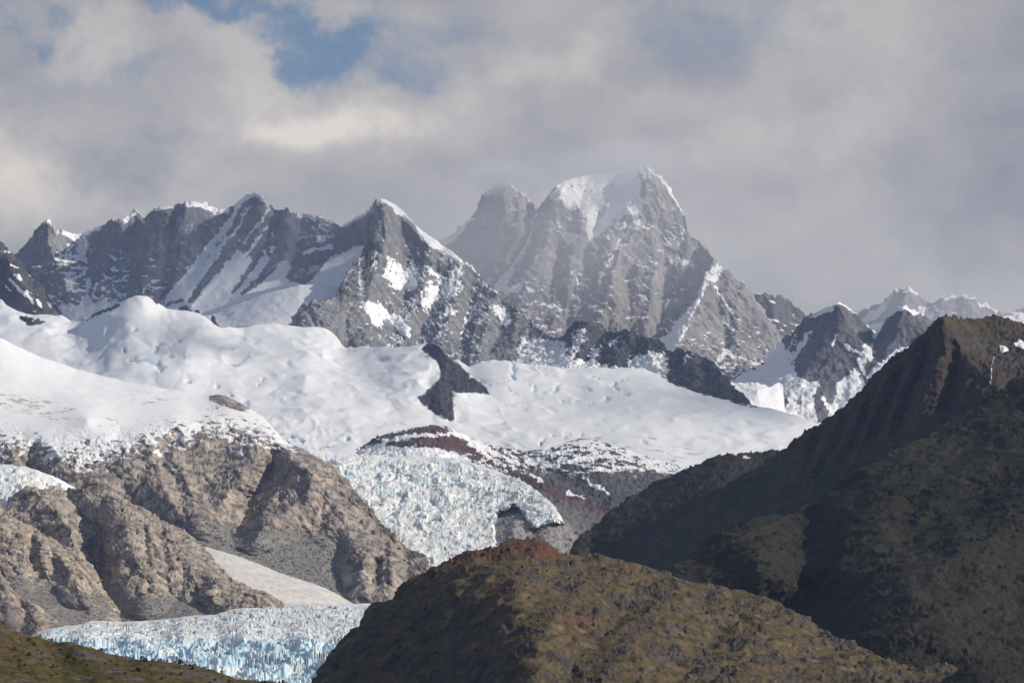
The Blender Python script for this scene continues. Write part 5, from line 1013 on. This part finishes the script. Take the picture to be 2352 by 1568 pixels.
def leafy(name, n, flat, col, seed):
    r = random.Random(seed); vs, fs = [], []
    for k in range(n):
        a, z = r.uniform(0, 6.283), r.uniform(-.75, 1); q = math.sqrt(max(0, 1 - z * z)); rad = r.uniform(.62, 1.08) * (1 - .18 * z)
        c = Vector((math.cos(a) * q * rad, math.sin(a) * q * rad, (z * rad * flat) + flat * .8)); s_ = r.uniform(.16, .34)
        u = Vector((r.uniform(-1, 1), r.uniform(-1, 1), r.uniform(-.6, .6))).normalized(); v = u.orthogonal().normalized()
        v = (v + .4 * Vector((r.uniform(-1, 1), r.uniform(-1, 1), r.uniform(-1, 1)))).normalized(); b = len(vs)
        vs += [c + u * s_, c + v * s_, c - u * s_, c - v * s_]; fs += [(b, b + 1, b + 2, b + 3)]
    b = len(vs)                                                     # short stem
    for z, w in ((-.2, .12), (flat, .07)):
        for k in range(4): vs.append(Vector((w * math.cos(k * 1.571), w * math.sin(k * 1.571), z)))
    for k in range(4): fs.append((b + k, b + (k + 1) % 4, b + 4 + (k + 1) % 4, b + 4 + k))
    me = bpy.data.meshes.new(name); me.from_pydata(vs, [], fs); me.materials.append(col); return me
def leaf_mat(name, c0, c1):
    m = bpy.data.materials.new(name); m.use_nodes = True; nt = m.node_tree; b = nt.nodes['Principled BSDF']; b.inputs['Roughness'].default_value = .8
    oi = nt.nodes.new('ShaderNodeObjectInfo'); tx = nt.nodes.new('ShaderNodeTexNoise'); tx.inputs['Scale'].default_value = 3
    tc = nt.nodes.new('ShaderNodeTexCoord'); nt.links.new(tc.outputs['Object'], tx.inputs['Vector'])
    ad = nt.nodes.new('ShaderNodeMath'); ad.operation = 'MULTIPLY_ADD'; ad.inputs[1].default_value = .5
    nt.links.new(oi.outputs['Random'], ad.inputs[0]); sb = nt.nodes.new('ShaderNodeMath'); sb.operation = 'MULTIPLY'; sb.inputs[1].default_value = .5
    nt.links.new(tx.outputs[0], sb.inputs[0]); nt.links.new(sb.outputs[0], ad.inputs[2])
    mx = nt.nodes.new('ShaderNodeMix'); mx.data_type = 'RGBA'; mx.inputs['A'].default_value = (*c0, 1); mx.inputs['B'].default_value = (*c1, 1)
    nt.links.new(ad.outputs[0], mx.inputs['Factor']); nt.links.new(mx.outputs['Result'], b.inputs['Base Color']); return m
M_LEAF = leaf_mat('bush_leaves', (.012, .018, .008), (.04, .045, .015))
BUSH = [leafy('bush', 70 + 20 * k, .75 + .15 * k, M_LEAF, k) for k in range(4)]
def plant(name, meshes, f, px, py, r_px, label, cat, group=None):
    P, n = at(f, px, py)
    o = bpy.data.objects.new(name, meshes[rr.randint(len(meshes))]); C.objects.link(o)
    s_ = r_px * f.u; o.location = P + np.array([0, 0, -.1 * s_]); o.rotation_euler = (0, 0, rr.rand() * 6.28)
    o.scale = (s_ * (.8 + .4 * rr.rand()), s_ * (.8 + .4 * rr.rand()), s_ * (.8 + .5 * rr.rand()))
    o['label'] = label; o['category'] = cat
    if group: o['group'] = group
B6 = [(25, 1055, 5), (235, 1215, 5), (330, 1185, 4), (400, 1205, 6), (425, 1210, 4), (462, 1225, 4), (830, 1290, 3.5), (865, 1410, 5), (910, 1395, 3), (950, 1335, 3.5), (1165, 1365, 6), (1190, 1390, 5.5), (1255, 1365, 5), (1310, 1375, 5), (1370, 1390, 4.5), (1485, 1395, 6.5), (1520, 1390, 4), (1605, 1405, 4),
      (1815, 1475, 4.5), (2105, 1530, 4), (1025, 1500, 5), (905, 1530, 4), (1130, 1470, 7), (1485, 1495, 6), (1575, 1455, 5), (1675, 1440, 4), (565, 1365, 7), (608, 1375, 5), (540, 1390, 5), (240, 1340, 6), (280, 1250, 4), (1040, 1340, 3), (1105, 1355, 3), (1435, 1385, 3.5), (1970, 1530, 4), (1765, 1540, 3.5), (2320, 1535, 4.5), (120, 1300, 4), (430, 1440, 6), (160, 1390, 5), (340, 1330, 4), (1240, 1430, 3), (1340, 1445, 3), (1550, 1430, 3), (1880, 1560, 4), (2290, 1535, 3), (2180, 1560, 4)]
for i, (bx, by, r_) in enumerate(B6):
    lab = {0: 'lone round bush on the skyline at the left edge of the near slope', 1: 'dark round bush just below the skyline of the near slope, near the left edge', 15: 'largest bush on the near skyline in front of the blue ice front'}.get(i, 'small dark bush on the ochre near slope')
    plant('bush', BUSH, fg, bx * .28, 1129 + by * .28, r_ * .8, lab, 'bush', None if i in (0, 1, 15) else 'bushes on the grassy near slope')
for i in range(70):
    x = rr.uniform(0, 640); y = np.interp(x, fg.xs, fg.py[0]) + 4 + rr.rand() ** 1.3 * 90
    if y < 1572: plant('bush', BUSH, fg, x, y, rr.uniform(1.2, 3.2), 'small dark bush on the ochre near slope', 'bush', 'bushes on the grassy near slope')
for i in range(230):
    x = rr.uniform(1180, 2080) if rr.rand() < .8 else rr.uniform(930, 1200)
    y = np.interp(x, hill.xs, hill.py[0]) + 2 + rr.rand() ** 2.2 * 240
    if y < 1570: plant('shrub', BUSH, hill, x, y, rr.uniform(1.3, 3.2), 'tiny dark shrub dotting the foreground hill', 'shrub', 'shrubs on the foreground hill')
for i in range(260):
    t = rr.rand()
    if t < .5: x, y = rr.normal(2290, 50), rr.normal(1165, 40)
    elif t < .75: x, y = rr.normal(2080, 90), rr.normal(1130, 40)
    else: x, y = rr.uniform(1640, 2350), rr.uniform(1200, 1420)
    top = np.interp(x, near.xs, near.py[0])
    if x < 2360 and top + 8 < y < 1500: plant('tree', BUSH, near, x, y, rr.uniform(2.2, 5.0), 'low dark tree in the scrub of the right mountainside', 'tree', 'low trees on the right mountainside')

# ------------------------------------------------------------------ thin cloud round the summits
def cloud(name, px, py, Y, rx, ry, rd, dens, label, seed=0., sc=220., lift=0., lo=.35, detail=3):
    import bmesh
    bm = bmesh.new(); bmesh.ops.create_icosphere(bm, subdivisions=3, radius=1); me = bpy.data.meshes.new(name); bm.to_mesh(me); bm.free()
    o = bpy.data.objects.new(name, me); C.objects.link(o); o.location = Vector(place(np.array(px, float), np.array(py, float), np.array(Y, float))) + sun_dir * lift; u = Y / F
    o.scale = (rx * u, rd, ry * u); o['kind'] = 'stuff'; o['label'] = label; o['category'] = 'cloud'
    m = bpy.data.materials.new(name); m.use_nodes = True; nt = m.node_tree; nt.nodes.clear(); N = nt.nodes.new; L = nt.links.new
    out = N('ShaderNodeOutputMaterial'); v = N('ShaderNodeVolumePrincipled'); L(v.outputs[0], out.inputs['Volume']); v.inputs['Color'].default_value = (.97, .97, 1, 1); v.inputs['Anisotropy'].default_value = .2
    tc = N('ShaderNodeTexCoord'); ln = N('ShaderNodeVectorMath'); ln.operation = 'LENGTH'; L(tc.outputs['Object'], ln.inputs[0])
    fo = N('ShaderNodeMapRange'); fo.interpolation_type = 'SMOOTHSTEP'; fo.inputs['From Min'].default_value = .15; fo.inputs['From Max'].default_value = 1; fo.inputs['To Min'].default_value = 1; fo.inputs['To Max'].default_value = 0; L(ln.outputs['Value'], fo.inputs[0])
    ge = N('ShaderNodeNewGeometry'); nz = N('ShaderNodeTexNoise'); nz.inputs['Scale'].default_value = 1 / sc; nz.inputs['Detail'].default_value = detail; nz.inputs['Distortion'].default_value = .4
    of = N('ShaderNodeVectorMath'); of.inputs[1].default_value = (seed * 100, 0, 0); L(ge.outputs['Position'], of.inputs[0]); L(of.outputs[0], nz.inputs['Vector'])
    mr = N('ShaderNodeMapRange'); mr.inputs['From Min'].default_value = lo; mr.inputs['From Max'].default_value = .7; mr.inputs['To Max'].default_value = dens; L(nz.outputs[0], mr.inputs[0])
    mu = N('ShaderNodeMath'); mu.operation = 'MULTIPLY'; L(mr.outputs[0], mu.inputs[0]); L(fo.outputs[0], mu.inputs[1]); L(mu.outputs[0], v.inputs['Density'])
    me.materials.append(m)
S.cycles.volume_step_rate = 1.0; S.cycles.volume_max_steps = 64
cloud('cloud', 1430, 378, 13150, 260, 72, 500, 1 / 190, 'thin cloud veiling the snowy top of the great massif')
cloud('cloud', 1170, 410, 13150, 130, 50, 450, 1 / 140, 'wisp of cloud on the left summit of the massif', 3.)
cloud('mist', 1250, 560, 12300, 1300, 270, 1300, 1 / 2000, 'thin bluish mist hanging before the far range', 5., 900., 0, .1, 1)
cloud('mist', 2180, 720, 14600, 560, 120, 900, 1 / 1300, 'bluish mist round the farthest right peaks', 15., 900., 0, .1, 1)
# unseen clouds added sunward to shade the far wall, both snowfields and right slopes
cloud('cloud', 510, 580, 12100, 560, 240, 700, 1 / 200, 'unseen grey cloud added to shade the left range', 7., 700., 5200., .2, 2)
cloud('cloud', 420, 790, 9700, 320, 120, 420, 1 / 170, 'unseen small cloud added to shade the left snowfield', 9., 330., 4800., .3, 2)
cloud('cloud', 1700, 930, 9600, 520, 170, 900, 1 / 330, 'unseen thin cloud added to shade the right snowfield', 11., 500., 4500., .2, 2)
cloud('cloud', 2150, 1250, 3700, 620, 260, 420, 1 / 400, 'unseen grey cloud added to shade the right mountainside', 13., 260., 5600., .3, 2)

# ------------------------------------------------------------------ haze
hz = bpy.data.meshes.new('haze')
x0, x1, y0, y1, z0, z1 = -30500, 30500, -3500, 40500, -1.0, 2950
vs = [(x, y, z) for z in (z0, z1) for y in (y0, y1) for x in (x0, x1)]
hz.from_pydata(vs, [], [(0, 2, 3, 1), (4, 5, 7, 6), (0, 1, 5, 4), (2, 6, 7, 3), (0, 4, 6, 2), (1, 3, 7, 5)])
ho = bpy.data.objects.new('haze', hz); C.objects.link(ho); ho['kind'] = 'stuff'; ho['label'] = 'thin pale mountain air filling the whole valley'; ho['category'] = 'haze'
hm = bpy.data.materials.new('haze'); hm.use_nodes = True; nt = hm.node_tree; nt.nodes.clear()
o_ = nt.nodes.new('ShaderNodeOutputMaterial'); v_ = nt.nodes.new('ShaderNodeVolumePrincipled')
v_.inputs['Color'].default_value = HAZE_COL; v_.inputs['Density'].default_value = HAZE; v_.inputs['Anisotropy'].default_value = 0.0
nt.links.new(v_.outputs[0], o_.inputs['Volume']); hz.materials.append(hm)
print('tris', TRIS[0])
